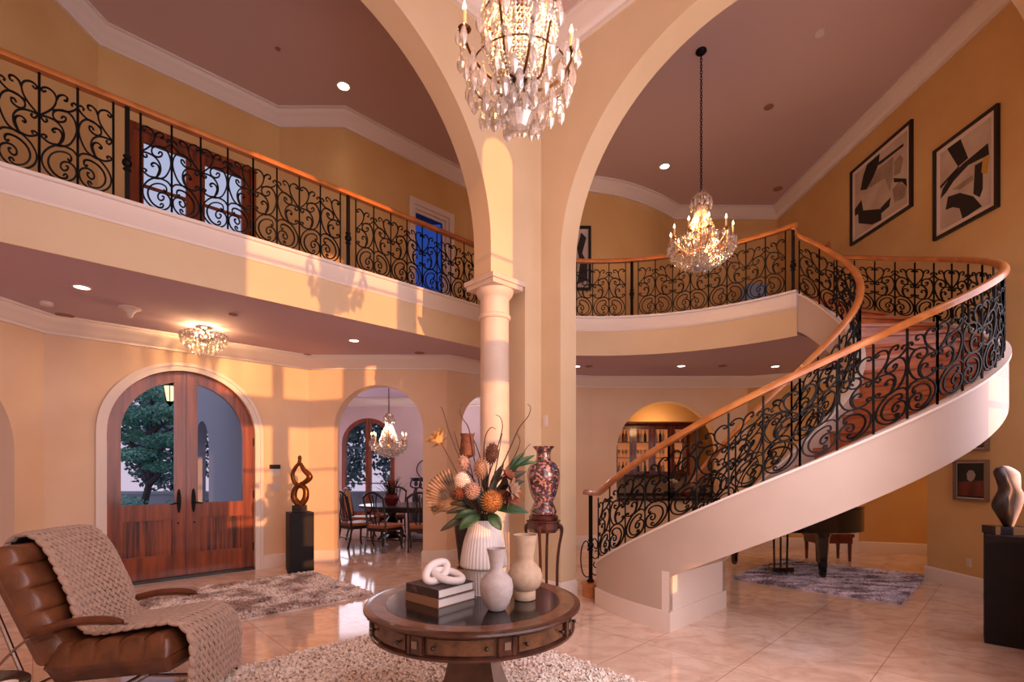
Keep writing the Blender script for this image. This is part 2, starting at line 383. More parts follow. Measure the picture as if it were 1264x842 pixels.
# right (stair) wall: the upper part runs on over the nook
RX = 5.75
b = MB()
frr = lambda s, z, d: (RX+d, s, z)
b.plate([(4.7, 0), (6.87, 0), (6.87, ZS), (11.2, ZS), (11.2, ZC), (4.7, ZC)], frr, 0, .25); struct(b.build('wall_right', M['gold'], smooth=0))
wall('wall_nook_right', (8.4, 8.6), (8.4, 4.4), 0, ZS)
wall('wall_nook_front', (8.4, 4.8), (5.9, 4.8), 0, ZS)
b = MB(); b.bbox(RX+.26, 8.6, 4.5, 6.95, ZS, ZS+.2); struct(b.build('ceiling_nook', M['soffit'], smooth=0))
# upper walls
U = [Vector(p) for p in ((-5.26, 2.2), (-5.26, 6.30), (-3.68, 7.84), (-2.65, 7.84), (-.845, 9.58), (1.3, 9.62))]
wall('wall_upper_left', U[0], U[1], ZF, ZC, ext1=.1, m='gold')
fU, LU = wframe(U[1], U[2]); u0 = (Vector((-5.03, 6.526))-U[1]).length; u1 = u0+1.51
wall('wall_upper_entry', U[1], U[2], ZF, ZC, [(u0, u1, 6.11, 'rect')], m='gold')
wall('wall_upper_jog', U[2], U[3], ZF, ZC, m='gold')
wall('wall_upper_hall', U[3], U[4], ZF, ZC, [(1.27, 2.06, 6.22, 'rect')], m='gold')
wall('wall_upper_middle', U[4], U[5], ZF, ZC, m='gold')
curve = smoothpts([(1.3, 9.62), (2.1, 9.82), (2.9, 10.25), (3.5, 10.72)], 6)
b = MB(); b.slab([(p.x, p.y) for p in curve]+[(p.x-.15, p.y+.3) for p in reversed(curve)], ZF, ZC); struct(b.build('wall_upper_curve', M['gold']))
wall('wall_upper_back', (3.5, 10.72), (6.0, 10.75), ZF, ZC, m='gold')

# upper floor slab with the gallery edge
E0 = Vector((-4.94, 3.16)); E1 = Vector((-.1, 7.84))
def circ3(p, q, r):
    ax, ay, bx, by, cx, cy = *p, *q, *r; d = 2*(ax*(by-cy)+bx*(cy-ay)+cx*(ay-by))
    ux = ((ax*ax+ay*ay)*(by-cy)+(bx*bx+by*by)*(cy-ay)+(cx*cx+cy*cy)*(ay-by))/d
    uy = ((ax*ax+ay*ay)*(cx-bx)+(bx*bx+by*by)*(ax-cx)+(cx*cx+cy*cy)*(bx-ax))/d
    return Vector((ux, uy)), hypot(ax-ux, ay-uy)
SCN = Vector((3.1, 6.2)); RI, RO = 1.0, 2.2           # stair centre, inner and outer radius
TH0, TH1 = 184., 396.
def pol(r, th): return Vector((SCN.x+r*cos(radians(th)), SCN.y+r*sin(radians(th))))
Q = pol(RI, TH1)
GC, GR = circ3((1.04, 7.98), (2.74, 7.70), (Q.x, Q.y))
g0 = 113.; g1 = math.degrees(atan2(Q.y-GC.y, Q.x-GC.x))
garc = [Vector((GC.x+GR*cos(radians(g0+(g1-g0)*i/40)), GC.y+GR*sin(radians(g0+(g1-g0)*i/40)))) for i in range(41)]
edge = [E0, E1]+garc
QO = pol(RO, TH1)
poly = [(p.x, p.y) for p in edge]+[(QO.x, QO.y), (RX+.1, QO.y+.35), (RX+.1, 6.9), (8.6, 6.9), (8.6, 9.2), (6.6, 10.2), (6.6, 13.6), (-5.4, 13.6), (-3.6, 8.5), (-5.75, 6.2), (-5.75, 5.98), (-8.2, 5.98), (-8.2, 2.0), (-5.0, 2.0)]
b = MB(); b.slab(poly, ZS, ZF); struct(b.build('ceiling_gallery', M['soffit'], smooth=0))
# plaster fascia, trim board and nosing along the gallery edge
def edgesweep(name, prof, m, path=edge):
    b = MB(); b.sweep(prof, [(p.x, p.y, 0) for p in path]); return struct(b.build(name, M[m], smooth=40))
edgesweep('trim_1', [(.0, ZS-.02), (-.02, ZS-.02), (-.02, 3.765), (.0, 3.765)], 'arch')
edgesweep('trim_2', [(.0, 3.75), (-.03, 3.75), (-.042, 3.775), (-.035, 3.79), (-.035, 3.95), (-.06, 3.955), (-.06, 3.985), (.16, 3.985), (.16, 3.95), (0, 3.95)], 'trim')
# ceilings
b = MB(); b.slab([(-8.2, -2.6), (6.2, -2.6), (6.2, 11.4), (-4.2, 11.4), (-5.6, 6.6), (-5.6, 5.98), (-8.2, 5.98)], ZC, ZC+.15); struct(b.build('ceiling', M['ceil'], smooth=0))
ZG = 6.62
b = MB(); b.slab([tuple(ab(.1, .1)), tuple(ab(.1, -4.7)), tuple(ab(-5.7, -4.7)), tuple(ab(-5.7, .1))], ZG, ZG+.1); struct(b.build('ceiling_great', M['ceil'], smooth=0))

# arcade walls of the great room (they meet in the corner pier)
AL = 5.75
fr, _ = wframe(ab(-AL, 0), ab(.29, 0))
c0 = AL-2.89
pts = [(0, 0), (c0-2.07, 0)]+arcpts(c0, 4.05, 2.07, 180, 0, 48)+[(c0+2.07, 3.69), (AL-.282, 3.69), (AL-.282, 0), (AL+.29, 0), (AL+.29, ZC), (0, ZC)]
b = MB(); b.plate(pts, fr, 0, .29); struct(b.build('wall_arcade_left', M['arch'], smooth=25))
fr, _ = wframe(ab(0, .001), ab(0, -4.75))
pts = [(.001, 0), (.31, 0)]+arcpts(2.245, 4.01, 1.935, 180, 0, 48)+[(4.18, 0), (4.75, 0), (4.75, ZC), (.001, ZC)]
b = MB(); b.plate(pts, fr, 0, .29); struct(b.build('wall_arcade_right', M['arch'], smooth=25))
# walls behind the camera: tall divided windows look onto the sunset
SB = .12; SE = .08                                     # sun drift along A and fall per metre along B
fr, _ = wframe(ab(4.2, -4.6), ab(-6.6, -4.6))          # seen from inside, left to right is -A
wa = lambda a: 4.2-a
bays = [(-3.61, -2.82), (-2.66, -1.80), (-1.517, -1.04)]
b = MB()
def pier(a0, a1, z0, z1, m=None): (m or b).plate([(wa(a0), z0), (wa(a1), z0), (wa(a1), z1), (wa(a0), z1)], fr, 0, .2)
cuts = [(-6.6, None)]
spans = [(-6.6, -3.61), (-2.82, -2.66), (-1.80, -1.517), (-1.04, -.47), (-.32, 1.27), (2.1, 4.2)]
for a0, a1 in spans: pier(a0, a1, 0, ZC)
allb = bays
for a0, a1 in allb:
    pier(a0, a1, 0, {-3.61: 1.36}.get(a0, .72)); pier(a0, a1, 2.91, 3.36)  # first sill raised to keep the sun off the table vases
    if a0 == -2.66: pier(-2.66, -2.58, .7, 2.95)  # unseen strip added to keep the sun off the fluted vase
    if a0 == -3.61: pier(-3.61, -3.44, 1.3, 2.95)
    r = (a1-a0)/2; ac = (a0+a1)/2; zt = 5.62
    pts = [(wa(a0), zt-r)]+[(wa(ac+r*cos(t)), zt-r+r*sin(t)) for t in [pi-pi*i/16 for i in range(1, 16)]]+[(wa(a1), zt-r), (wa(a1), ZC), (wa(a0), ZC)]
    b.plate(pts, fr, 0, .2)
pier(-.47, -.32, 0, .58); pier(-.47, -.32, .9, ZC)  # unseen slit shaped to cast the small sun patch under the stairs
pier(1.27, 2.1, 0, .95); pier(1.27, 2.1, 2.42, ZC)
struct(b.build('wall_windows', M['wallp'], smooth=0))
for i, (a0, a1) in enumerate(allb):
    t = MB()
    for z in (1.5, 2.22, 4.3): t.plate([(wa(a0), z-.018), (wa(a1), z-.018), (wa(a1), z+.018), (wa(a0), z+.018)], fr, .08, .12)
    o = struct(t.build('window_%d' % (i+2), M['doorwood'])); 
t = MB()
for z in (2.16,): t.plate([(wa(1.27), z-.03), (wa(2.1), z-.03), (wa(2.1), z+.03), (wa(1.27), z+.03)], fr, .08, .12)
t.plate([(wa(1.66), .95), (wa(1.6), .95), (wa(1.6), 2.42), (wa(1.66), 2.42)], fr, .08, .12)
struct(t.build('window_7', M['doorwood']))
wall('wall_rear', ab(-5.7, -4.8), ab(-5.7, .35), 0, ZC, m='wallp')

# ---------------------------------------------------------------- mouldings
crown = [(.0, .0), (-.03, .0), (-.03, .03), (-.05, .045), (-.07, .075), (-.12, .13), (-.15, .16), (-.15, .185), (-.175, .185), (-.175, .215), (0, .215)]
lower = [(-5.62, 2.2), (-5.62, 5.95), (-3.344, 8.156), (-1.07, 8.156), (.5, 9.67), (1.62, 10), (4.75, 10), (6.38, 9.2), (8.4, 8.5)]
b = MB(); b.sweep(crown, [(x, y, ZS-.213) for x, y in lower]); struct(b.build('trim_3', M['trim'], smooth=50))
upper = [(p.x, p.y) for p in U]+[(p.x, p.y) for p in curve[1:]]+[(RX, 10.74), (RX, 4.7)]
b = MB(); b.sweep([(n*1.1, z*1.05) for n, z in crown], [(x, y, ZC-.222) for x, y in upper]); struct(b.build('trim_4', M['trim'], smooth=50))
g = [ab(-5.7, -4.55), ab(-5.7, 0), ab(0, 0), ab(0, -4.55)]
b = MB(); b.sweep([(n*1.2, z*1.15) for n, z in crown], [(p.x, p.y, ZG-.245) for p in g]); struct(b.build('trim_5', M['trim'], smooth=50))
dcr = [(-3.5, 8.42), (-5.0, 13.0), (-.4, 13.0), (-.15, 9.5)]
b = MB(); b.sweep(crown, [(x, y, ZS-.213) for x, y in dcr]); struct(b.build('trim_6', M['trim'], smooth=50))
base = [(.0, .0), (-.022, .0), (-.022, .17), (-.012, .19), (0, .2)]
segs = {'baseboard_left': [(-5.62, 5.62), (-5.62, 5.95), tuple(DW0+(DW1-DW0).normalized()*(DS0-.1))],
        'baseboard_entry': [tuple(DW0+(DW1-DW0).normalized()*(DS1+.1)), tuple(DW1), (-3.344+.414, 8.156), (-3.344+.414, 8.4)],
        'baseboard_dining': [(-1.466, 8.4), (-1.466, 8.156), (-1.07, 8.156), tuple(Vector((-1.07, 8.156))+(Vector((.5, 9.67))-Vector((-1.07, 8.156))).normalized()*.31)],
        'baseboard_corner': [(.35, 9.53), (.5, 9.67), (1.62, 10), (2.11, 10), (2.11, 10.24)],
        'baseboard_piano': [(4.17, 10.24), (4.17, 10), (4.75, 10), (6.38, 9.2), (8.4, 8.5)],
        'baseboard_right': [(RX+.25, 6.87), (RX, 6.87), (RX, 4.9)],
        'baseboard_dining_back': [(-4.98, 13.0), (-5.3+WX0-.1, 13.0)],
        'baseboard_pier': [tuple(ab(-.282, .29)), tuple(ab(-.282, 0)), tuple(ab(0, 0)), tuple(ab(0, -.31)), tuple(ab(.29, -.31))]}
for k, p in segs.items():
    b = MB(); b.sweep(base, [(q[0], q[1], 0) for q in p]); struct(b.build(k, M['trim'], smooth=40))

# ---------------------------------------------------------------- entry door
fD, LD = wframe(DW0, DW1)
cs = (DS0+DS1)/2
t = MB()
def archframe(r0, r1, z0=0.):
    o = [(cs-r1, z0)]+arcpts(cs, DSP, r1, 180, 0, 40)+[(cs+r1, z0)]; i = [(cs-r0, z0)]+arcpts(cs, DSP, r0, 180, 0, 40)+[(cs+r0, z0)]
    return o, i
def strip(mb, o, i, fr, d0, d1):
    n = len(o)
    for k in range(n-1):
        vs = [fr(*o[k], d0), fr(*o[k+1], d0), fr(*i[k+1], d0), fr(*i[k], d0), fr(*o[k], d1), fr(*o[k+1], d1), fr(*i[k+1], d1), fr(*i[k], d1)]
        mb.add(vs, [(0,1,2,3), (7,6,5,4), (0,4,5,1), (2,6,7,3)]+([(0,3,7,4)] if k == 0 else [])+([(1,5,6,2)] if k == n-2 else []))
o, i = archframe(DR-.005, DR+.1); strip(t, o, i, fD, -.025, 0.01)
o, i = archframe(DR+.06, DR+.105); strip(t, o, i, fD, -.045, -.02)
struct(t.build('trim_8', M['trim'], smooth=30))
d1 = MB(); d1.plate([(DS0+.004, .0), (DS1-.004, .0), (DS1-.004, .035), (DS0+.004, .035)], fD, .0, .22)
door = struct(d1.build('door_1', M['ebony']), 'arched double entrance door of red mahogany with glass upper panes')
def leaf(sgn, label):
    L2 = lambda s: cs+sgn*(DR-s) * -1 if False else (cs-DR+s if sgn < 0 else cs+DR-s)
    fr = lambda s, z, d: fD(L2(s), z, d)
    m = MB()
    d0, dd = .07, .12; J = DR-.003; gi = .155; RB = DR-gi; si = .745
    a_end = math.degrees(math.acos((si-DR)/RB)); e1 = math.degrees(math.acos(-.003/DR))
    outer = [(.004, 1.0)]+arcpts(DR, DSP, DR-.004, 180, e1, 18)+[(J, 1.0)]
    inner = [(gi, 1.055)]+arcpts(DR, DSP, RB, 180, a_end, 18)+[(si, 1.055)]
    m.ring(outer, inner, fr, d0, dd)
    for s0, s1, z0, z1 in ((.004, .15, .04, 1.0), (.745, J, .04, 1.0), (.15, .745, .04, .32), (.15, .745, .86, 1.0)):
        m.plate([(s0, z0), (s1, z0), (s1, z1), (s0, z1)], fr, d0, dd)
    lf = m.build('door_leaf', M['doorwood'], door, smooth=25); lf['label'] = label
    p = MB(); p.plate([(.15, .32), (.745, .32), (.745, .86), (.15, .86)], fr, d0+.035, dd-.005)
    pl_ = p.build('door_panel', M['doorpanel'], lf, smooth=0)
    p = MB(); p.ring([(.15, .32), (.745, .32), (.745, .86), (.15, .86)], [(.175, .345), (.72, .345), (.72, .835), (.175, .835)], fr, d0+.006, d0+.04); p.build('panel_moulding', M['doorwood'], lf, smooth=0)
    q = MB(); gl = [(gi-.005, 1.05)]+arcpts(DR, DSP, RB+.005, 180, a_end, 18)+[(si+.005, 1.05)]; q.plate(gl, fr, .093, .098); q.build('glass_pane', M['glass'], lf, smooth=0)
    h = MB()
    pl = [(J-.085+.026*cos(t_), 1.09+.17*sin(t_)) for t_ in [2*pi*k/20 for k in range(20)]]
    h.plate(pl, fr, d0-.012, d0+.002)
    h.tube([fr(J-.085, 1.06, d0), fr(J-.085, 1.06, d0-.05)], .011, 8); h.tube([fr(J-.085, 1.06, d0-.05), fr(J-.13, 1.062, d0-.055), fr(J-.19, 1.05, d0-.05)], [.011, .011, .008], 8)
    h.plate([(J-.098+0, 1.0+.19), (J-.072, 1.19), (J-.072, 1.22), (J-.098, 1.22)], fr, d0-.03, d0)
    h.build('handle', M['iron'], lf)
    h = MB()
    for z in (.78,): h.plate([(J-.095+.012*cos(t_), z+.012*sin(t_)) for t_ in [2*pi*k/12 for k in range(12)]], fr, d0-.01, d0)
    h.build('lock', M['iron'], lf)
    for z in (.35, 1.15, 1.95):
        h = MB(); h.plate([(.0, z-.06), (.016, z-.06), (.016, z+.06), (.0, z+.06)], fr, d0-.012, d0+.01); h.build('hinge', M['iron'], lf)
leaf(-1, 'left leaf of the entrance door'); leaf(1, 'right leaf of the entrance door')

# upper glazed double door
t = MB(); fr = fU
def rectframe(mb, s0, s1, z0, z1, w, fr, d0, d1, bot=True):
    mb.plate([(s0, z0), (s0+w, z0), (s0+w, z1), (s0, z1)], fr, d0, d1); mb.plate([(s1-w, z0), (s1, z0), (s1, z1), (s1-w, z1)], fr, d0, d1)
    mb.plate([(s0+w, z1-w), (s1-w, z1-w), (s1-w, z1), (s0+w, z1)], fr, d0, d1)
    if bot: mb.plate([(s0+w, z0), (s1-w, z0), (s1-w, z0+w), (s0+w, z0+w)], fr, d0, d1)
rectframe(t, u0-.03, u1+.03, ZF, 6.13, .07, fr, -.02, .22, False)
dr2 = struct(t.build('door_2', M['doorwood'], smooth=0), 'pair of red wood french doors on the gallery with pale glass')
um = (u0+u1)/2
for s0, s1 in ((u0+.04, um-.002), (um+.002, u1-.04)):
    t = MB(); rectframe(t, s0, s1, ZF+.02, 6.06, .115, fr, .05, .1); t.plate([(s0+.1, 5.34), (s1-.1, 5.34), (s1-.1, 5.38), (s0+.1, 5.38)], fr, .06, .09)
    lf = t.build('door_leaf', M['doorwood'], dr2, smooth=0)
    t = MB(); t.plate([(s0+.11, ZF+.1), (s1-.11, ZF+.1), (s1-.11, 5.96), (s0+.11, 5.96)], fr, .073, .078); t.build('glass_pane', M['glass'], lf, smooth=0)
# glazed door at the end of the gallery, dusk sky put into its glass
fr, _ = wframe(U[3], U[4]); t = MB()
rectframe(t, 1.27-.09, 2.06+.09, ZF, 6.31, .1, fr, -.03, .03, False); rectframe(t, 1.27, 2.06, ZF, 6.22, .06, fr, .02, .2, False)
dr3 = struct(t.build('door_3', M['trim'], smooth=0), 'white framed glass door at the far end of the gallery showing dusk blue')
t = MB(); rectframe(t, 1.32, 2.01, ZF+.02, 6.17, .05, fr, .08, .12); lf = t.build('door_leaf', M['trim'], dr3, smooth=0)
t = MB(); t.plate([(1.36, ZF+.06), (1.97, ZF+.06), (1.97, 6.13), (1.36, 6.13)], fr, .095, .1); t.build('glass_pane', M['duskglass'], lf, smooth=0)
# arched dining window
fr, _ = wframe((-5.3, 13.0), (1.4, 13.0)); cw = (WX0+WX1)/2; t = MB(); zb = .35
o = [(cw-wr, zb)]+arcpts(cw, wtop-wr, wr, 180, 0, 30)+[(cw+wr, zb)]; i = [(cw-wr+.1, zb)]+arcpts(cw, wtop-wr, wr-.1, 180, 0, 30)+[(cw+wr-.1, zb)]
strip(t, o, i, fr, -.01, .12)
t.plate([(cw-.07, zb), (cw+.07, zb), (cw+.07, wtop-.05), (cw-.07, wtop-.05)], fr, .0, .11); t.plate([(cw-wr, .0), (cw+wr, .0), (cw+wr, zb+.06), (cw-wr, zb+.06)], fr, .0, .13)
wd = struct(t.build('window_1', M['doorwood'], smooth=25), 'arched dining room window with a brown wood frame')
for sg in (-1, 1):
    for z in (1.15, 1.98):
        t = MB(); s0, s1 = sorted((cw+sg*.06, cw+sg*(wr-.08))); t.plate([(s0, z-.014), (s1, z-.014), (s1, z+.014), (s0, z+.014)], fr, .03, .07); t.build('muntin', M['ebony'], wd, smooth=0)
    t = MB(); pp = [(cw+sg*.06, zb), (cw+sg*.06, wtop-.08)]+[(cw+sg*(wr-.08)*cos(a_), wtop-wr+(wr-.08)*sin(a_)) for a_ in [pi/2-.06-(pi/2-.06)*k/10 for k in range(11)]]+[(cw+sg*(wr-.08), zb)]
    t.plate(pp, fr, .048, .052); t.build('glass_pane', M['glass'], wd, smooth=0)
# small trim strip where the nook opens
b = MB(); b.box((6.33, 9.16, 1.45), (.12, .08, 2.9), rot=-.46); struct(b.build('trim_9', M['trim']))

# ---------------------------------------------------------------- column
cc = CORNER-A*.633+B*.145
col = thing('column', 'round pale stone column with square capital carrying the left arch', 'column', (cc.x, cc.y, 0), atan2(A.y, A.x))
b = MB(); b.lathe([(.172, .26), (.172, .28), (.17, 1.2), (.168, 2.0), (.1665, 2.55), (.163, 2.556), (.163, 2.566), (.1665, 2.572), (.162, 3.25)], seg=40); b.build('shaft', M['stone'], col, smooth=50)
b = MB(); b.lathe([(.17, 3.25), (.182, 3.26), (.186, 3.28), (.182, 3.3), (.168, 3.31), (.166, 3.48), (.178, 3.5), (.205, 3.53), (.218, 3.57), (.218, 3.59)], seg=40); b.build('capital', M['stone'], col, smooth=50)
b = MB(); b.box((0, 0, 3.615), (.46, .46, .05)); b.box((0, 0, 3.665), (.5, .5, .05)); b.build('abacus', M['stone'], col, smooth=0)
b = MB(); b.box((0, 0, .06), (.46, .46, .12)); b.lathe([(.225, .12), (.235, .14), (.235, .17), (.22, .19), (.19, .2), (.19, .23), (.176, .26)], seg=40); b.build('base', M['stone'], col, smooth=50)
# ================================================================ STAIRCASE
ZT = [(180, .22), (184, .28), (198, .54), (216, .88), (235, 1.25), (270, 1.88), (315, 2.63), (360, 3.36), (396, 3.95), (404, 3.99)]
def zc(th):
    for (a, za), (b_, zb_) in zip(ZT, ZT[1:]):
        if th <= b_: return za+(zb_-za)*(th-a)/(b_-a)
    return ZT[-1][1]
def zsm(th): return sum(zc(th+d) for d in (-8, -4, 0, 4, 8))/5
stair = thing('staircase', 'curved staircase with reddish wood treads between white plaster stringers', 'staircase', (SCN.x, SCN.y, 0))
THW = 223.
def ringseg(mb, r0, r1, zlo, zhi, ths):
    vs = []; n = len(ths)
    for th in ths:
        c, s = cos(radians(th)), sin(radians(th)); lo, hi = zlo(th), zhi(th)
        vs += [(r0*c, r0*s, lo), (r1*c, r1*s, lo), (r1*c, r1*s, hi), (r0*c, r0*s, hi)]
    fs = []
    for i in range(n-1):
        for j in range(4): fs.append((4*i+j, 4*i+(j+1)%4, 4*i+4+(j+1)%4, 4*i+4+j))
    fs += [(0, 1, 2, 3), (4*n-4, 4*n-1, 4*n-2, 4*n-3)]
    mb.add(vs, fs)
def rng(a, b, n): return [a+(b-a)*i/n for i in range(n+1)]
SH = .5
lo = lambda th: zsm(th)-SH
TB = 194.
ths = rng(TB, 397, 90)
for nm, ra, rb in (('outer_stringer', RO-.06, RO), ('inner_stringer', RI, RI+.06)):
    b = MB(); ringseg(b, ra, rb, lambda th: 0. if th <= THW else lo(th), zsm, rng(TB, THW, 24)); ringseg(b, ra, rb, lo, zsm, rng(THW+.01, 397, 80)); o = b.build(nm, M['stairplaster'], stair, smooth=40)
    cp = MB(); ringseg(cp, ra-.02, rb+.02, lambda th: zsm(th), lambda th: zsm(th)+.022, ths); cp.build('cap_rail', M['trim'], o, smooth=40)
b = MB(); ringseg(b, RI+.06, RO-.06, lambda th: lo(th)+.01, lambda th: zsm(th)-.38, rng(THW, 397, 80)); b.build('soffit', M['stairplaster'], stair, smooth=40)
b = MB()
def radial(mb, th, r0, r1, w, z0, z1):
    c, s = cos(radians(th)), sin(radians(th)); vs = []
    for z in (z0, z1):
        for r, t in ((r0, 0), (r1, 0), (r1, w), (r0, w)): vs.append((r*c+t*s, r*s-t*c, z))
    mb.add(vs, [(0,3,2,1), (4,5,6,7), (0,1,5,4), (1,2,6,5), (2,3,7,6), (3,0,4,7)])
radial(b, THW, RI, RO, .08, 0, lo(THW)+.05); ew = b.build('end_wall', M['trim'], stair, smooth=0)
b = MB(); ringseg(b, RO, RO+.02, lambda th: 0., lambda th: .19, rng(TB, THW+.4, 24)); radial(b, THW+.55, RI-.02, RO+.02, .03, 0, .19)
b.build('skirting', M['trim'], stair, smooth=40)
NT = 22; dth = (396.-186.)/NT
for i in range(NT):
    a0 = 186+i*dth; z = .1756*(i+1)
    b = MB(); ringseg(b, RI+.055, RO-.055, lambda t: z-.035, lambda t: z, rng(a0-.9, a0+dth+.6, 5)); b.build('tread', M['stairwood'], stair, smooth=0)
    b = MB(); ringseg(b, RI+.055, RO-.055, lambda t: z-.18, lambda t: z-.03, [a0, a0+.6]); b.build('riser', M['stairwood'], stair, smooth=0)
# curtail block under the newel
b = MB(); cx_, cy_ = (Vector((.965, 6.0))-SCN)
b.lathe([(.115, 0), (.115, .135), (.132, .14), (.132, .172)], (cx_, cy_, 0), 24); b.build('curtail_block', M['oak'], stair)

# ---------------------------------------------------------------- scrollwork (one cell traced in an oblique view, straightened here)
_S = {
 'a': [(455,625),(420,585),(370,560),(320,552),(270,570),(235,605),(226,645),(238,690),(275,735),(320,762),(370,770),(412,758),(432,730),(430,695),(405,665),(372,652),(345,660),(338,685),(355,705),(378,700),(384,682),(368,676)],
 'b': [(385,632),(395,648),(407,638),(400,612),(365,594),(320,592),(282,610),(264,645),(270,685),(297,725),(335,750),(366,753),(378,738),(364,726),(352,738)],
 'c': [(310,552),(350,558),(395,550),(430,510),(447,460),(435,400),(400,355),(350,338),(312,348),(305,375),(320,400),(350,412),(378,405),(382,385),(365,378),(354,390)],
 'd': [(228,372),(270,380),(320,405),(355,445),(368,490),(355,530),(320,552)],
 'e': [(335,548),(358,500),(345,465),(318,450),(298,460),(305,475),(316,470)],
 'f': [(330,550),(280,540),(240,510),(228,493),(245,488),(262,500),(252,508)],
 'g': [(228,372),(250,408),(270,405),(262,390)],
 'h': [(228,370),(280,345),(315,315),(330,275),(318,235),(285,205),(255,200),(243,213),(256,226),(270,220)],
 'i': [(330,275),(345,252),(375,248),(397,265),(390,285),(374,277)],
 'j': [(300,338),(350,340),(400,350),(440,340),(457,322),(440,300),(420,305),(428,318)],
}
def _uv(p):
    x, y = p; t = (y-150)/580.; xh = 234-27*t; xs = 462-22*(y-250)/550.
    u = (x-xh)/(xs-xh); yt = 160+95*u; yb = 745+62*u
    return Vector((max(0, min(1, u)), (yb-y)/(yb-yt)))
CELL = [[tuple(q) for q in smoothpts([_uv(p) for p in v], 3)] for v in _S.values()]
def scroll_panel(parent, at, s0, n, w, h, name='scroll_panel', start=0, rb=.0095, rs=.009, bar_ext=(.0, .0), taper=None):
    """at(s, v) -> xyz; n cells of width w, mirrored alternately; v from 0 to h"""
    b = MB()
    for k in range(n+1):
        s = s0+k*w; b.tube([at(s, -bar_ext[0]), at(s, h*.5), at(s, h+bar_ext[1])], rb, 4)
    for k in range(n):
        mir = (k+start) % 2
        for c in CELL:
            path = [at(s0+w*(k+((1-u) if mir else u)), h*(.02+.9*v)) for u, v in c]
            b.tube(path, rs, 4, cap=False)
    return b.build(name, M['iron'], parent, smooth=60)
RAILP = [(-.036, -.03), (.036, -.03), (.04, -.008), (.03, .022), (.012, .034), (-.012, .034), (-.03, .022), (-.04, -.008)]
def newel(parent, p, h, extra=.0):
    b = MB(); b.box((p[0], p[1], p[2]+h/2), (.034, .034, h), rot=pi/4*1.02)
    o = b.build('newel_post', M['iron'], parent, smooth=0)
    b = MB(); c = (p[0], p[1], p[2]+h*.42)
    b.ball(c, .04, 12, 8, (1, 1, 1.1)); b.lathe([(.028, -.07), (.034, -.06), (.028, -.05)], c, 12); b.lathe([(.028, .05), (.034, .06), (.028, .07)], c, 12); b.build('knuckle', M['iron'], o)
    b = MB(); b.lathe([(.045, 0), (.045, .012), (.03, .03), (.022, .05)], p, 14); b.build('foot', M['iron'], o)
    return o
# --- gallery balustrade over the entry hall
ED = (E1-E0).normalized(); EN = Vector((-ED.y, ED.x))
LP0 = Vector((-.51, 7.44))
def gl(t, v): p = LP0-A*t+EN*.05; return (p.x, p.y, 3.985+v)
bal = thing('gallery_balustrade', 'long straight iron scroll balustrade with oak handrail over the entry hall', 'railing', (LP0.x, LP0.y, 3.985))
def local(fn, o): L = o.location.copy(); return lambda s, v: tuple(Vector(fn(s, v))-L)
g2 = local(gl, bal)
b = MB(); b.sweep(RAILP, [Vector(g2(t, .925)) for t in (5.6, 3, 1, -.3)]); b.build('handrail', M['oak'], bal, smooth=40)
for t in (4.178, 2.03, -.118): newel(bal, g2(t, 0), .9)
W = .2435
for t0, n in ((4.178+.1, 5), (2.03+.1, 8), (-.118+.1, 8)):
    hs = n//2
    if n == 5: scroll_panel(bal, lambda s, v: g2(s, v), t0, 5, W, .89)
    else:
        scroll_panel(bal, g2, t0, 4, W, .89); scroll_panel(bal, g2, t0+4*W, 4, W, .89)
# --- curved gallery balustrade of the stair hall
def gangle(x, y): return math.degrees(atan2(y-GC.y, x-GC.x))
GRr = GR+.05
def gc(s, v):
    a = radians(g1+ .8) + s/GRr
    return (GC.x+GRr*cos(a), GC.y+GRr*sin(a), 3.985+v)
cb = thing('curved_balustrade', 'curved iron scroll balustrade with oak handrail along the stair hall gallery', 'railing', (Q.x, Q.y, 3.985))
g3 = local(gc, cb)
p1 = px(780, 360, 7.9); aN1 = gangle(p1.x, 7.86); sN1 = (radians(aN1)-radians(g1+.8))*GRr
b = MB(); b.sweep(RAILP, [Vector(g3(s, .925)) for s in rng(sN1+1.6, -.02, 40)]); b.build('handrail', M['oak'], cb, smooth=40)
newel(cb, g3(.03, 0), .9); newel(cb, g3(sN1, 0), .9)
Wc = (sN1-.03-.2)/8
scroll_panel(cb, g3, .13, 4, Wc, .89); scroll_panel(cb, g3, .13+4*Wc, 4, Wc, .89); scroll_panel(cb, g3, sN1+.1, 4, Wc, .89)
# --- stair balustrades
HB = .80
def strail(name, label, r, tha, thb, ncell, per, extra):
    o = thing(name, label, 'railing', (SCN.x, SCN.y, 0))
    def at(s, v):
        th = tha+(s/r)*180/pi; return (r*cos(radians(th)), r*sin(radians(th)), zsm(th)+.02+v)
    L = radians(thb-tha)*r; w = L/ncell; k = 0
    while k < ncell:
        m = min(per, ncell-k); scroll_panel(o, at, k*w, m, w, HB-.065, start=k % 2); k += m
    path = [Vector((*(r*cos(radians(t)), r*sin(radians(t))), zsm(t)+HB+.0)) for t in rng(tha, thb, 70)]
    b = MB(); b.sweep(RAILP, extra(path, r)); b.build('handrail', M['oak'], o, smooth=40)
    return o
def ex_out(path, r):
    z = path[0].z; vol = [Vector((.905-SCN.x, 6.11-SCN.y, 1.255)), Vector((.95-SCN.x, 5.98-SCN.y, 1.255)), Vector((.972-SCN.x, 5.86-SCN.y, 1.256)), Vector((.99-SCN.x, 5.74-SCN.y, 1.262))]
    end = path[-1]; d = (path[-1]-path[-2]).xy.normalized()
    return path[2:]if 0 else vol+path[1:]+[end+Vector((d.x*.04, d.y*.04, .1)), end+Vector((d.x*.07, d.y*.07, .24)), end+Vector((d.x*.2, d.y*.2, .255))]
so = strail('stair_balustrade', 'outer iron scroll balustrade sweeping up the near side of the stairs', RO-.03, 193.5, 396., 28, 4, ex_out)
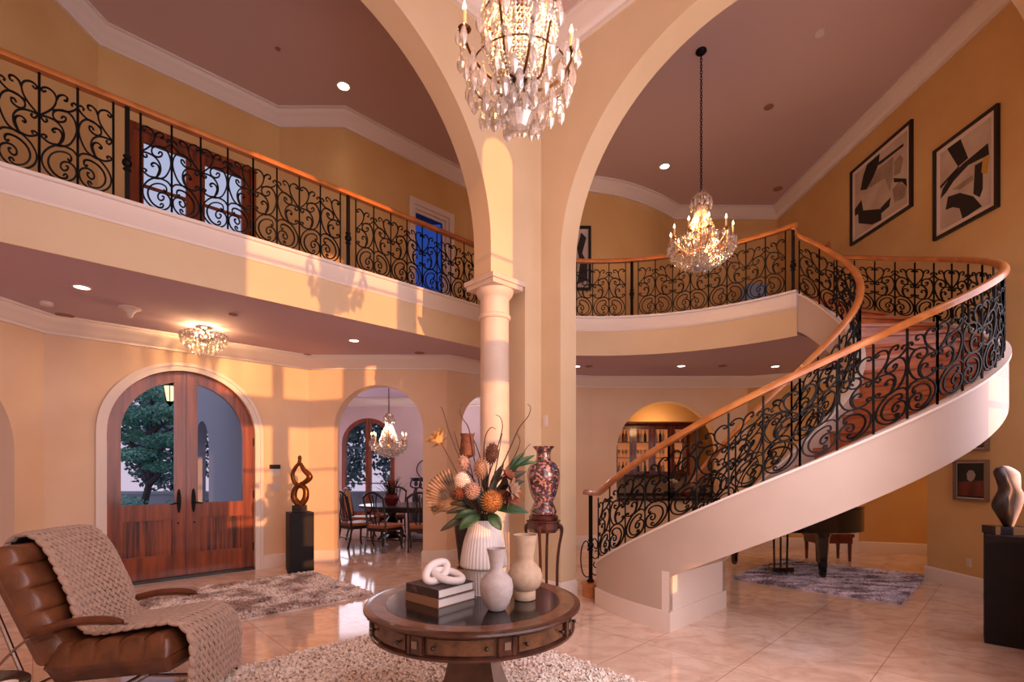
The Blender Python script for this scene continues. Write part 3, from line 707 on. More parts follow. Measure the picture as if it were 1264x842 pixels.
pn = Vector((.955+.01-SCN.x, 6.02-.05-SCN.y, .172))
newel(so, (pn.x-.01, pn.y+.05, .172), 1.055)
b = MB(); q0 = Vector((pn.x-.01, pn.y+.05, 0))
dv = Vector((.7, -.71, 0))
def vol(pts): b.tube([q0+Vector((dv.x*u, dv.y*u, z)) for u, z in smoothpts(pts, 6)], .0075, 4)
vol([(.0, .26), (-.05, .22), (-.12, .26), (-.15, .42), (-.13, .58), (-.07, .66), (-.02, .6), (-.05, .55)]); vol([(.0, .62), (.05, .7), (.1, .66), (.09, .58), (.05, .6)])
vol([(.0, .3), (.06, .26), (.12, .3), (.13, .38), (.08, .43), (.04, .38), (.08, .35)]); vol([(.0, .5), (.06, .46), (.12, .5), (.1, .56), (.06, .54)])
b.build('scroll_volute', M['iron'], so)
def ex_in(path, r):
    end = path[-1]; d = (path[-1]-path[-2]).xy.normalized()
    return path[:-1]+[end+Vector((0, 0, .02)), end+Vector((d.x*.03, d.y*.03, .07)), end+Vector((d.x*.045, d.y*.045, .15)), end+Vector((d.x*.09, d.y*.09, .165))]
si_ = strail('stair_balustrade', 'inner iron scroll balustrade around the open well of the stairs', RI+.03, 200., 395.5, 13, 4, ex_in)
# ================================================================ FOREGROUND FURNITURE
TC = Vector((-.225, 2.9)); TR = .62; TZ = .785
tb = thing('center_table', 'round walnut drum table with drawers and black leather inlaid top on a cream rug', 'table', (TC.x, TC.y, 0), 0)
b = MB(); b.lathe([(.0, TZ-.035), (.585, TZ-.035), (.605, TZ-.03), (.62, TZ-.017), (.618, TZ-.006), (.6, TZ), (.0, TZ)], seg=72, cap=False); top = b.build('tabletop', M['tablewood'], tb, smooth=40)
b = MB(); b.lathe([(.0, TZ-.002), (.5, TZ-.002), (.5, TZ+.0012), (.0, TZ+.0012)], seg=72, cap=False); b.build('leather_inlay', M['tabletop'], top, smooth=30)
b = MB(); b.lathe([(.502, TZ-.002), (.502, TZ+.0012), (.585, TZ+.0012), (.585, TZ-.002)], seg=72, cap=False); b.build('veneer_band', M['tablerim'], top, smooth=30)
b = MB(); b.lathe([(.0, .645), (.55, .645), (.565, .65), (.565, .745), (.58, .75), (.0, .75)], seg=72, cap=False); b.build('apron', M['tablewood'], tb, smooth=30)
b = MB(); b.lathe([(.0, .628), (.57, .628), (.588, .636), (.588, .648), (.575, .656), (.0, .656)], seg=72, cap=False); b.build('lower_moulding', M['tablewood'], tb, smooth=40)
def curved(mb, r0, r1, a0, a1, z0, z1, n=8):
    th = [a0+(a1-a0)*i/n for i in range(n+1)]; vs = []
    for t in th:
        c, s = cos(radians(t)), sin(radians(t)); vs += [(r0*c, r0*s, z0), (r1*c, r1*s, z0), (r1*c, r1*s, z1), (r0*c, r0*s, z1)]
    fs = [(4*i+j, 4*i+(j+1)%4, 4*i+4+(j+1)%4, 4*i+4+j) for i in range(n) for j in range(4)]+[(0,1,2,3), (4*n, 4*n+3, 4*n+2, 4*n+1)]
    mb.add(vs, fs)
for k in range(8):
    a = -90+k*45-2
    b = MB(); curved(b, .55, .572, a-16, a+16, .662, .738); dr = b.build('drawer', M['burl'], tb, smooth=30)
    b = MB()
    for da in (-12.5, 12.5):
        t = radians(a+da); p = Vector((.572*cos(t), .572*sin(t), .7)); n = Vector((cos(t), sin(t), 0))
        b.tube([p, p+n*.012], .006, 8); b.ball(p+n*.018, .011, 10, 6)
    b.build('knob', M['ebony'], dr)
    b = MB(); curved(b, .55, .58, a+22.5-4.6, a+22.5+4.6, .655, .745, 4)
    for da in (-3.4, 3.4): curved(b, .575, .586, a+22.5+da-.8, a+22.5+da+.8, .655, .745, 2)
    bl = b.build('carved_block', M['tablewood'], tb, smooth=30)
    b = MB(); curved(b, .575, .588, a+22.5-1.5, a+22.5+1.5, .685, .722, 2); b.build('carved_inset', M['silver'], bl, smooth=30)
b = MB(); hw = [(.115, .63), (.11, .56), (.122, .45), (.145, .34), (.175, .24), (.2, .17)]
b.lathe([(r*1.414, z) for r, z in reversed(hw)], seg=4, ph=pi/4-.12); b.build('pedestal', M['tablewood'], tb, smooth=0)
b = MB(); b.box((0, 0, .135), (.5, .5, .07), rot=-.12); b.box((0, 0, .09), (.6, .6, .04), rot=-.12); pb = b.build('plinth', M['tablewood'], tb, smooth=0, bevel=.01)
for sx in (-1, 1):
    for sy in (-1, 1):
        b = MB(); b.ball((sx*.22, sy*.22, .0425), .042, 14, 8, (1, 1, .95)); b.build('bun_foot', M['ebony'], tb)

tb.location.z = .0145; tb.scale.z = (TZ-.0145)/TZ
# books
def book(name, label, cx, cy, z, L, Wd, th, rot, cover, pages):
    o = thing(name, label, 'book', (cx, cy, z), rot, 'coffee table books')
    b = MB()
    b.bbox(-L/2, L/2, -Wd/2, Wd/2, 0, .004); b.bbox(-L/2, L/2, -Wd/2, Wd/2, th-.004, th); b.bbox(-L/2, -L/2+.004, -Wd/2, Wd/2, .004, th-.004)
    b.build('cover', cover, o, smooth=0)
    b = MB(); b.bbox(-L/2+.006, L/2-.005, -Wd/2+.005, Wd/2-.005, .004, th-.004); b.build('page_block', pages, o, smooth=0)
    return o
bc = (fl(494, 741, TZ)+fl(585, 740, TZ))*.5
k0 = fl(541, 752, TZ); k1 = fl(494.5, 742, TZ); k2 = fl(585, 739.5, TZ)
e2 = (k2-k0); rotb = atan2(e2.y, e2.x); Lb = (k1-k0).length*.98; Wb = e2.length*1.05
ex = Vector((cos(rotb), sin(rotb), 0)); ey = Vector((-sin(rotb), cos(rotb), 0))
bcen = k0+ex*(Wb/2)+ey*(Lb/2)
book('book', 'tan covered large book lying at the bottom of the pair on the table', bcen.x, bcen.y, TZ+.0015, Wb, Lb, .05, rotb, M['booktan'], M['paper'])
bc2 = bcen+ex*(-.004)
book('book', 'dark patterned large book lying on top of the tan one', bc2.x, bc2.y, TZ+.052, Wb*.97, Lb*.96, .05, rotb+.02, M['bookdark'], M['paper'])
# knot ornament: two interlocked rounded links
kz = TZ+.1025; kc = Vector((bcen.x+.0, bcen.y-.03, kz))
kn = thing('knot_ornament', 'white matte ceramic chain knot sitting on the stacked books', 'ornament', kc)
def link(a, bb, r, R, c, n=40):
    m = MB(); path = []
    for i in range(n):
        t = 2*pi*i/n; q = Vector((a*cos(t)*(1+.12*cos(2*t)), bb*sin(t), 0)); path.append(Vector(c)+R @ q)
    m.tube(path, r, 14, closed=True); return m
R1 = Matrix.Rotation(radians(-28), 3, 'Z') @ Matrix.Rotation(radians(58), 3, 'X') @ Matrix.Rotation(radians(20), 3, 'Z')
m1 = link(.074, .046, .0225, Matrix.Rotation(.5, 3, 'Z') @ Matrix.Rotation(radians(50), 3, 'X') @ Matrix.Rotation(radians(36), 3, 'Z'), (-.02, 0, .078)); zl = min(v[2] for v in m1.v); m1.xf(Matrix.Translation((0, 0, -zl)))
m1.build('link', M['porcwhite'], kn, smooth=60)
m2 = link(.074, .05, .0225, Matrix.Rotation(-.25, 3, 'Z') @ Matrix.Rotation(radians(14), 3, 'X') @ Matrix.Rotation(radians(14), 3, 'Y'), (.048, -.01, .06)); zl = min(v[2] for v in m2.v); m2.xf(Matrix.Translation((0, 0, -zl)))
m2.build('link', M['porcwhite'], kn, smooth=60)
# vases on the table
def vase(name, label, p, prof, m, seg=40, rfun=None, sm=60):
    o = thing(name, label, 'vase', p); b = MB(); b.lathe(prof, seg=seg, rfun=rfun, cap=False); b.build('body', m, o, smooth=sm); return o
vz = TZ+.0025
VW = Vector((px(597, 0, 3.06).x, 3.06, vz))
flr = lambda a, z: 1+.035*(abs(sin(a*20))-.5)
prof = [(.0, 0), (.098, 0), (.103, .01), (.113, .135), (.12, .15), (.141, .162), (.143, .175), (.137, .23), (.122, .31), (.103, .37), (.083, .43), (.08, .445), (.073, .445), (.08, .40), (.115, .28), (.12, .18), (.09, .03), (.0, .02)]
vase('fluted_vase', 'tall white vertically fluted vase holding the dried flowers', VW, smoothpts(prof[:12], 2)[:-1]+[Vector(p) for p in prof[11:]], M['porcwhite'], 160, flr, 70)
prof = [(0, 0), (.042, 0), (.05, .006), (.07, .04), (.086, .085), (.09, .125), (.082, .165), (.055, .196), (.038, .21), (.034, .228), (.042, .28), (.054, .33), (.05, .331), (.036, .27), (.03, .22), (.06, .18), (.08, .12), (.04, .02), (0, .015)]
pg = fl(613, 753, TZ); vase('bottle_vase', 'shorter grey bottle vase with flared neck in front on the table', (pg.x, pg.y, vz), prof, M['greyclay'])
prof = [(0, 0), (.058, 0), (.062, .004), (.062, .05), (.058, .054), (.085, .075), (.1, .11), (.102, .14), (.09, .178), (.064, .207), (.05, .222), (.05, .24), (.06, .31), (.071, .375), (.067, .376), (.055, .30), (.045, .235), (.06, .2), (.09, .14), (.05, .05), (0, .045)]
pc = fl(648, 740, TZ); vase('bottle_vase', 'taller cream bottle vase with wide neck and footed base at the right on the table', (pc.x, pc.y, vz), prof, M['creamclay'])

# ---------------------------------------------------------------- flowers: every stem its own thing
MOUTH = Vector((VW.x, VW.y, vz+.44))
def stemtube(b, tip, base_off, r0=.0045, r1=.003, sag=.0):
    p0 = MOUTH+Vector((base_off[0]*.35, base_off[1]*.35, -.2)); p1 = MOUTH+Vector((base_off[0], base_off[1], 0))
    mid = (p1+tip)/2+Vector((0, 0, .03))
    pts = smoothpts([p0, p1, mid, tip], 5); n = len(pts); b.tube([q-MOUTH for q in pts], [r0+(r1-r0)*i/n for i in range(n)], 6)
def fpos(x, y, Y): return px(x, y, Y)
fcount = [0]
def stemthing(name, label, tip, m=None, off=None):
    o = thing(name, label, 'flower', MOUTH, 0, 'stems in the fluted vase'); b = MB()
    d = (tip-MOUTH); off = off or (max(-.045, min(.045, d.x*.16)), max(-.045, min(.045, d.y*.16)))
    stemtube(b, tip, off); b.build('stem', m or M['twig'], o); return o
def axisR(d): return Vector((0, 0, 1)).rotation_difference(Vector(d).normalized()).to_matrix()
def spiky_head(o, c, d, r, L, m, spikes=90, sl=.02, core=.9, name='flower_head', sm=None):
    R = axisR(d); b = MB(); c = Vector(c)-MOUTH
    b.ball(c, r*core, 14, 10, (1, 1, L/r), R)
    g = (1+5**.5)/2
    for i in range(spikes):
        z = 1-2*(i+.5)/spikes; rr = sqrt(1-z*z); a = 2*pi*i/g
        n = Vector((rr*cos(a), rr*sin(a), z)); p = Vector((n.x*r, n.y*r, n.z*L)); n2 = (n+Vector((0, 0, .5))).normalized()
        t = n2.orthogonal().normalized()*.0045; u = n2.cross(t).normalized()*.0045; q = p*.88; tip = p+n2*sl
        b.add([c+R @ (q+t), c+R @ (q+u), c+R @ (q-t), c+R @ (q-u), c+R @ tip], [(0,1,4), (1,2,4), (2,3,4), (3,0,4), (3,2,1,0)])
    b.build(name, m, o, smooth=0 if spikes else 60)
def petals(o, c, d, n, L, w, openang, m, name='petal_ring', rows=2, curl=.3):
    R = axisR(d); b = MB(); c = Vector(c)-MOUTH
    for k in range(rows):
        for i in range(n):
            a = 2*pi*(i+.5*k)/n; oa = radians(openang*(1-.35*k)); Lk = L*(1-.12*k)
            def fn(u, v):
                wd = w*sin(pi*min(1, .12+.88*v)**.8)*(1-.0*v); t = oa+curl*v*v
                p = Vector(((u-.5)*wd, 0, 0)); rad = .008+Lk*v*sin(t); h = Lk*v*cos(t)
                e = Vector((cos(a), sin(a), 0)); f = Vector((-sin(a), cos(a), 0))
                return c+R @ (e*(rad-abs(u-.5)*wd*.25)+f*p.x+Vector((0, 0, h)))
            b.grid(fn, 2, 5)
    b.build(name, m, o, smooth=60, recalc=False)
Yv = VW.y
# positions of heads traced in the photo
def addhead(label, x, y, dY, r, L, m, spikes=110, sl=.014, dd=None, name='dried_flower'):
    tip = fpos(x, y, Yv+dY); d = dd or (tip-MOUTH); o = stemthing(name, label, tip-Vector(d).normalized()*L*.8); spiky_head(o, tip, d, r, L, m, spikes, sl); return o
addhead('round orange pincushion flower low at the front of the bouquet', 607, 619, -.16, .058, .056, M['porange'], 160, .016, Vector((.1, -.9, .4)))
addhead('egg shaped dark brown banksia high in the bouquet in front of the column', 607, 560, .02, .042, .066, M['pbrown'], 120, .012)
addhead('tan thistle head in the middle of the bouquet', 593, 579, -.04, .04, .062, M['ptan'], 120, .012)
addhead('pinkish cone shaped protea beside the white one', 583, 606, -.12, .044, .056, M['ppink'], 150, .01, Vector((.1, -.8, .6)))
addhead('white fuzzy oval banksia left of center in the bouquet', 571, 594, -.09, .046, .056, M['pwhite'], 180, .006, Vector((-.3, -.5, .8)))
addhead('pale striped bud behind the white banksia', 573, 572, .02, .036, .056, M['ppink'], 60, .01)
addhead('small rust flower under the white banksia', 567, 609, -.13, .03, .03, M['prust'], 60, .016, Vector((-.5, -.7, .3)))
tip = fpos(545, 548, Yv+.0); o = stemthing('dried_flower', 'open yellow king protea leaning out at the upper left of the bouquet', tip); dd = Vector((-.5, -.25, .7)); petals(o, tip, dd, 10, .125, .04, 36, M['pyellow'], rows=2); spiky_head(o, tip+dd.normalized()*.03, dd, .02, .03, M['ptan'], 40, .012)
b = MB()
for i in range(16):
    a = 2*pi*i/16; dv_ = (axisR(dd) @ Vector((cos(a)*.8, sin(a)*.8, .5))).normalized(); p = tip-MOUTH-dd.normalized()*.012
    b.tube([p, p+dv_*.04, p+dv_*.07+Vector((0, 0, -.012))], [.004, .003, .0006], 4)
b.build('bracts', M['ptan'], o)
tip = fpos(577, 562, Yv+.06); o = stemthing('dried_flower', 'brown flat topped seed head at the back left of the bouquet', tip); d = Vector((-.02, 0, 1))
b = MB(); c = tip-MOUTH; b.lathe([(.01, -.02), (.05, 0), (.046, .05), (.04, .11), (.046, .135), (.0, .13)], tuple(c), 16, lambda a, z: 1+.06*sin(a*8), cap=False); b.build('seed_head', M['pbrown'], o, smooth=60)
for lab, x, y, dY, dd, op, L in (('rust bell shaped petals at the upper right of the bouquet', 632, 590, -.05, (.5, -.4, .5), 38, .07), ('pale brown papery flower at the right of the bouquet', 637, 604, -.1, (.7, -.5, .2), 50, .075), ('deep rust leafy flower at the lower right of the bouquet', 634, 616, -.08, (.6, -.5, -.1), 46, .075)):
    tip = fpos(x-8, y, Yv+dY); o = stemthing('dried_flower', lab, tip); petals(o, tip, Vector(dd), 6, L, .045, op, M['prust' if 'rust' in lab else 'ptan'], rows=2)
# palm fan
tip = fpos(566, 622, Yv+.03); o = stemthing('palm_fan', 'pale pleated dried palm fan spreading left from the bouquet', tip); b = MB(); c = tip-MOUTH
nF = 34; dirs = []
for i in range(nF+1):
    a = radians(104+(112)*i/nF); L = .2*(1-.18*abs(i/nF-.45)); dirs.append((cos(a)*L, sin(a)*L, (.006 if i % 2 else -.006)))
vs = [c]+[c+Vector((x_, .3*x_+dz*1.2, y_+.04)) for x_, y_, dz in dirs]
b.add(vs, [(0, i+1, i+2) for i in range(nF)]); pf = b.build('fan', M['palm'], o, smooth=0, recalc=False); md = pf.modifiers.new('th', 'SOLIDIFY'); md.thickness = .0015
# leaves
def leafblade(b, base, tip, w, bend=.02, nrm=(0, -1, .5), fold=.012):
    base = Vector(base); tip = Vector(tip); ax = tip-base; sd = ax.cross(Vector(nrm)).normalized(); up = sd.cross(ax).normalized()
    def fn(u, v): return base+ax*v+sd*((u-.5)*w*sin(pi*min(1., .06+.94*v))**.75)+up*(abs(u-.5)*fold*2*sin(pi*v)+bend*4*v*(1-v))
    b.grid(fn, 4, 8)
def leafspray(label, m, spec, nm='foliage_stem'):
    tips = [fpos(x1, y1, Yv+d1) for (_, _, _, x1, y1, d1, _) in spec]; t0 = fpos(*spec[0][:2], Yv+spec[0][2]); o = stemthing(nm, label, t0, M['leafdark']); o['category'] = 'foliage'
    for (x0, y0, d0, x1, y1, d1, w) in spec:
        b = MB(); leafblade(b, fpos(x0, y0, Yv+d0)-MOUTH, fpos(x1, y1, Yv+d1)-MOUTH, w); l = b.build('leaf', m, o, smooth=60, recalc=False); q = l.modifiers.new('t', 'SOLIDIFY'); q.thickness = .001
leafspray('bright green leaf hanging over the left of the vase rim', M['leaf'], [(592, 636, -.1, 566, 654, -.16, .075), (588, 632, -.06, 560, 640, -.1, .05)])
leafspray('green leaf folding down over the front of the vase rim', M['leaf'], [(603, 634, -.12, 619, 655, -.16, .07)])
leafspray('green leaves reaching right from the vase rim', M['leaf'], [(612, 628, -.08, 653, 633, -.12, .06), (616, 622, -.04, 645, 622, -.06, .05)])
leafspray('dark narrow leaves drooping at the lower left of the bouquet', M['leafdark'], [(584, 636, -.06, 543, 656, -.1, .05), (580, 630, -.02, 550, 634, -.05, .04), (582, 627, .03, 556, 622, 0, .04)])
leafspray('tiny dark leaf at the far left tip under the palm fan', M['leafdark'], [(540, 632, .0, 533, 624, .0, .035)])
leafspray('long feathery leaves rising to the right of the bouquet', M['leaf'], [(625, 585, .03, 660, 562, .06, .04), (628, 582, .03, 648, 558, .05, .03), (632, 578, .04, 664, 571, .07, .028)])
leafspray('broad olive leaves behind the rust petals', M['leafdark'], [(617, 600, .0, 650, 582, .0, .06), (620, 606, .02, 648, 594, .02, .05), (615, 612, .04, 640, 600, .05, .05)])
leafspray('dark leaf cluster filling the bouquet center', M['leafdark'], [(598, 632, -.04, 590, 600, -.02, .06), (602, 630, .0, 612, 590, .02, .06), (596, 630, .05, 580, 596, .08, .06), (606, 634, -.02, 630, 606, -.02, .06), (594, 632, .02, 566, 610, .03, .05)])
leafspray('dark leaves filling the left side of the bouquet behind the palm fan', M['leafdark'], [(588, 622, .06, 556, 604, .1, .06), (590, 616, .08, 562, 588, .12, .05), (586, 628, .02, 548, 618, .06, .05)])
leafspray('brown dried leaves low at the right of the bouquet', M['prust'], [(616, 614, -.03, 648, 612, -.06, .06), (612, 606, -.02, 644, 626, -.08, .06), (618, 602, .04, 640, 574, .06, .05)])
leafspray('dark upright leaves behind the orange pincushion', M['leafdark'], [(604, 612, .06, 622, 572, .08, .05), (600, 610, .08, 596, 566, .12, .05), (608, 614, .04, 640, 586, .08, .05)])
# curly willow twigs
tw = [('tall bare twig rising highest at the far left of the bouquet', [(588, 600), (570, 570), (556, 537), (548, 510), (544.5, 502)]),
      ('wavy twig left of the seed head rising from the bouquet', [(592, 600), (585, 565), (579, 530), (570, 515), (568, 505), (571, 498)]),
      ('twig curling over beside the column in the bouquet', [(600, 600), (612, 560), (620, 530), (618, 516), (612, 512)]),
      ('long curly twig reaching the highest at the right of the bouquet', [(606, 605), (622, 570), (632, 548), (641, 528), (652, 514), (655, 503), (651, 499)]),
      ('thin arching twig in front of the column', [(598, 604), (597, 570), (599, 540), (606, 528), (612, 530)]),
      ('second bare twig leaning beside the tallest one at the left', [(590, 602), (576, 578), (566, 552), (561, 532)]),
      ('thin twig between the tan thistle and the dark banksia', [(600, 604), (598, 585), (590, 556), (584, 540), (586, 534)]),
      ('twig leaning right in front of the feathery leaves', [(608, 606), (624, 582), (636, 562), (642, 545), (638, 535)]),
      ('fine twig crossing behind the rust petals', [(606, 608), (620, 590), (640, 574), (648, 556), (655, 548)]),
      ('short straight twig beside the dark banksia', [(606, 606), (614, 570), (618, 545), (620, 535)])]
for k, (lab, pts) in enumerate(tw):
    o = thing('willow_twig', lab, 'twig', MOUTH, 0, 'bare twigs in the fluted vase'); b = MB()
    P3 = [Vector((0, 0, -.2)), Vector(((k-4.5)*.008, .015, 0))]+[fpos(x, y, Yv+.01+.012*k)-MOUTH for x, y in pts]
    sp = smoothpts(P3, 6); n = len(sp); b.tube(sp, [.0062*(1-.7*i/n) for i in range(n)], 5); b.build('twig', M['twig'], o)

# ---------------------------------------------------------------- lounge chair with knitted throw
ch = thing('lounge_chair', 'brown leather channel tufted lounge chair with curved arms and a knit throw', 'chair', (-2.60, 3.31, .02))
CW = .62; y0c = -.31
P_ = lambda x, z: Vector((x+2.5, z))
bk = [P_(-3.09, 1.03), P_(-2.73, .33)]; st = [P_(-2.74, .31), P_(-1.985, .385)]
def cushion(a, c, npl, th, nrm, name, label=None):
    b = MB(); d = (c-a); L = d.length; d = d/L; n = Vector(nrm)
    def fn(u, v):        # u along, v around: top face from near to far then underside
        s = u*npl; fr = s-int(min(s, npl-1e-6)); bulge = (max(0., 1-(2*fr-1)**2))**.45
        if v <= .5:
            t = v/.5; e = min(t, 1-t)/.09; rd = 1 if e >= 1 else sqrt(max(0, 1-(1-e)**2)); y = y0c+CW*t; h = (th*.5+.032*bulge)*rd
        else:
            t = (v-.5)/.5; e = min(t, 1-t)/.09; rd = 1 if e >= 1 else sqrt(max(0, 1-(1-e)**2)); y = y0c+CW*(1-t); h = -th*.5*rd
        endf = min(1, min(u, 1-u)/.07); endf = sqrt(max(0, 1-(1-endf)**2)); h *= (.02+.98*endf)
        q = a+d*(u*L)+n*h; return Vector((q.x, y, q.y))
    b.grid(fn, npl*22, 36); return b.build(name, M['leather'], ch, smooth=60)
nb = Vector((.87, .49)).normalized(); cushion(bk[0], bk[1], 5, .16, nb, 'backrest')
cushion(st[0], st[1], 5, .22, Vector((-.115, .993)), 'seat')
for sy, nm in ((-1, 'near'), (1, 'far')):
    yy = sy*(CW/2+.035)
    b = MB(); pts = smoothpts([(-.545, yy, .25), (-.44, yy, .38), (-.28, yy, .515), (-.06, yy, .585), (.2, yy, .6), (.3, yy, .6)], 6); 
    b.sweep([(-.018, -.005), (.018, -.005), (.018, .005), (-.018, .005)], pts) if 0 else b.tube(pts, .012, 8, flat=.6)
    ar = b.build('armrest', M['chrome'], ch)
    b = MB(); pts = smoothpts([(-.3, yy, .52), (-.18, yy, .57), (-.02, yy, .61), (.14, yy, .622), (.27, yy, .612)], 6); n = len(pts)
    b.tube(pts, [.014+.012*min(1, min(i, n-1-i)/3.) for i in range(n)], 10); b.build('arm_pad', M['armwood'], ar)
    b = MB(); b.tube(smoothpts([(-.66, yy*.93, .98), (-.5, yy*.93, .64), (-.37, yy*.93, .33), (-.3, yy*.93, .2), (-.2, yy*.93, .06), (-.05, yy*.93, .02), (.3, yy*.93, .02), (.42, yy*.93, .02)], 6), .014, 8); b.build('side_rail', M['chrome'], ch)
    b = MB(); b.tube(smoothpts([(.3, yy*.93, .02), (.38, yy*.93, .05), (.36, yy*.93, .13), (.2, yy*.93, .19), (-.18, yy*.93, .19)], 6), .014, 8); b.build('leg', M['chrome'], ch)
b = MB()
for x, z in ((-.62, .9), (-.3, .21), (.2, .19), (.36, .02), (-.05, .02)): b.tube([(x, -.3, z), (x, .3, z)], .01, 8)
b.build('cross_bar', M['chrome'], ch)
# throw: V stitches over a draped sheet
thr = thing('throw_blanket', 'chunky knit dusty pink throw draped over the leather lounge chair', 'blanket', (-2.60, 3.31, .02))
path = smoothpts([(-.58, .72), (-.63, .9), (-.665, 1.01), (-.615, 1.075), (-.52, 1.09), (-.425, 1.01), (-.35, .89), (-.235, .69), (-.15, .55), (-.04, .49), (.15, .515), (.36, .545), (.5, .555), (.575, .50), (.60, .38), (.59, .24), (.6, .1)], 10)
acc = [0.]
for p, q in zip(path, path[1:]): acc.append(acc[-1]+(q-p).length)
TL = acc[-1]
def at_s(s):
    s = max(0, min(TL-1e-5, s)); i = max(k for k in range(len(acc)) if acc[k] <= s); i = min(i, len(path)-2)
    f = (s-acc[i])/(acc[i+1]-acc[i]); p = path[i].lerp(path[i+1], f); d = (path[i+1]-path[i]).normalized(); return p, d
ya, yb = -.12, .40
def thr_pt(s, w, lift=0.):
    p, d = at_s(s); n = Vector((-d.y, d.x)); n = n if n.y > -.2 or True else -n
    f = s/TL; dr = max(0., (f-.68)/.32)
    skew = -.1*max(0., min(1, (f-.42)/.2))          # the lower half slips towards the near side
    y = ya+(yb-ya)*w+skew+.02*sin(f*9)
    edge = max(0, w-.84)/.16
    return Vector((p.x+n.x*lift+.012*sin(w*7+f*5), y, p.y+n.y*lift-.1*edge*edge*(1 if f < .62 else .4)))
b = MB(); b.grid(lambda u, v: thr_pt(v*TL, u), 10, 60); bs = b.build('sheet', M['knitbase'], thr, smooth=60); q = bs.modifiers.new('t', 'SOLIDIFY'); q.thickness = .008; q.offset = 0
b = MB(); NC, NR = 13, 42
def stitch(p, q, r):
    ax = (q-p); L = ax.length; R = axisR(ax); b.ball((p+q)/2, r, 6, 5, (1, 1, L*.60/r), R)
for j in range(NR):
    for i in range(NC):
        s = TL*(j+.5)/NR; w = (i+.5)/NC; ds = TL/NR*.62; dw = .5/NC
        for sg in (-1, 1):
            stitch(thr_pt(s-ds, w+sg*dw*.95, .016), thr_pt(s+ds*.85, w+sg*dw*.16, .023), .0104)
for w in (-.012, 1.012):
    for j in range(int(NR*.8)):
        s = TL*(j+.5)/(NR*.8); ds = TL/NR*.75
        for sg in (-1, 1): stitch(thr_pt(s-ds, w+sg*.03, .009), thr_pt(s+ds*.8, w+sg*.004, .018), .0165)
st_ = b.build('knit_stitches', M['knit'], thr, smooth=80, recalc=False); st_['kind'] = 'stuff'

# side table corner with a white dish
sdt = thing('side_table', 'dark side table with only its top edge showing at the lower left corner', 'table', (-2.66, 2.40, .0145)); sdt.scale.z = (.4782-.0145)/.49
b = MB(); b.lathe([(0, .462), (.235, .462), (.24, .468), (.24, .486), (.235, .49), (0, .49)], seg=40, cap=False); b.build('tabletop', M['ebony'], sdt, smooth=40)
b = MB(); b.lathe([(0, .02), (.025, .02), (.022, .25), (.03, .462), (0, .462)], seg=20, cap=False); b.build('pedestal', M['ebony'], sdt)
b = MB(); b.lathe([(0, 0), (.17, 0), (.16, .015), (.03, .025), (0, .025)], seg=32, cap=False); b.build('base', M['ebony'], sdt)
ds_ = thing('dish', 'small white dish on the dark side table at the lower left corner', 'dish', (-2.49, 2.44, .4785)); b = MB(); b.lathe([(0, 0), (.02, 0), (.035, .006), (.045, .012), (.043, .014), (.03, .009), (0, .006)], seg=28, cap=False); b.build('bowl', M['porcwhite'], ds_)

# ---------------------------------------------------------------- shag rugs
def rug(name, label, quad, h, m, dens, blade, seed, hole=None):
    r = random.Random(seed); c = sum((Vector((*q, 0)) for q in quad), Vector())/4; o = thing(name, label, 'rug', c)
    Q4 = [Vector((*q, 0))-c for q in quad]
    b = MB(); b.slab([(q.x, q.y) for q in Q4], .001, h*.35); b.build('backing', m, o, smooth=0)
    L1 = (Q4[1]-Q4[0]).length; L2 = (Q4[3]-Q4[0]).length; n = int(L1*L2*dens); vs = []; fs = []
    for i in range(n):
        u, v = r.random(), r.random(); p = Q4[0].lerp(Q4[1], u).lerp(Q4[3].lerp(Q4[2], u), v)
        if hole and (p.x+c.x-hole[0])**2+(p.y+c.y-hole[1])**2 < hole[2]**2: continue
        a = r.uniform(0, 2*pi); ln = r.uniform(.4, 1.)*blade; hh = h*r.uniform(.6, 1.15); wd = blade*.26; x, y = p.x, p.y; ca, sa = cos(a), sin(a); k = len(vs)
        vs += [(x-sa*wd, y+ca*wd, h*.3), (x+sa*wd, y-ca*wd, h*.3), (x+ca*ln*.4+sa*wd, y+sa*ln*.4-ca*wd, hh), (x+ca*ln*.4-sa*wd, y+sa*ln*.4+ca*wd, hh), (x+ca*ln, y+sa*ln, hh*.72)]
        fs += [(k, k+1, k+2, k+3), (k+3, k+2, k+4)]
    q = MB(); q.v = vs; q.f = fs; q.m = [0]*len(fs); pl = q.build('pile', m, o, smooth=0, recalc=False); pl['kind'] = 'stuff'
    return o
r1c = Vector((-.66, 5.17)); ra = Vector(r1c)-A*3.6; rb_ = Vector(r1c)-B*3.4
rug('shag_rug', 'cream shag rug under the round drum table', [tuple(ra), tuple(r1c), tuple(rb_), tuple(ra-B*3.4)], .04, M['rugcream'], 3600, .05, 1, (TC.x, TC.y, .42))
k1 = Vector((-1.68, 6.04)); k2 = Vector((-2.95, 7.30)); k0 = k1-A*2.9
rug('shag_rug', 'mottled taupe shag rug on the floor in front of the entrance doors', [tuple(k0), tuple(k1), tuple(k2), tuple(k2-A*2.9)], .045, M['rugtaupe'], 3800, .055, 2)
k0 = Vector((3.05, 6.9)); k1 = Vector((4.41, 5.62)); k2 = Vector((5.9, 7.06))
rug('shag_rug', 'grey and purple shag rug under the grand piano', [tuple(k0), tuple(k1), tuple(k2), tuple(k2-(k1-k0))], .035, M['ruggrey'], 4200, .05, 3)

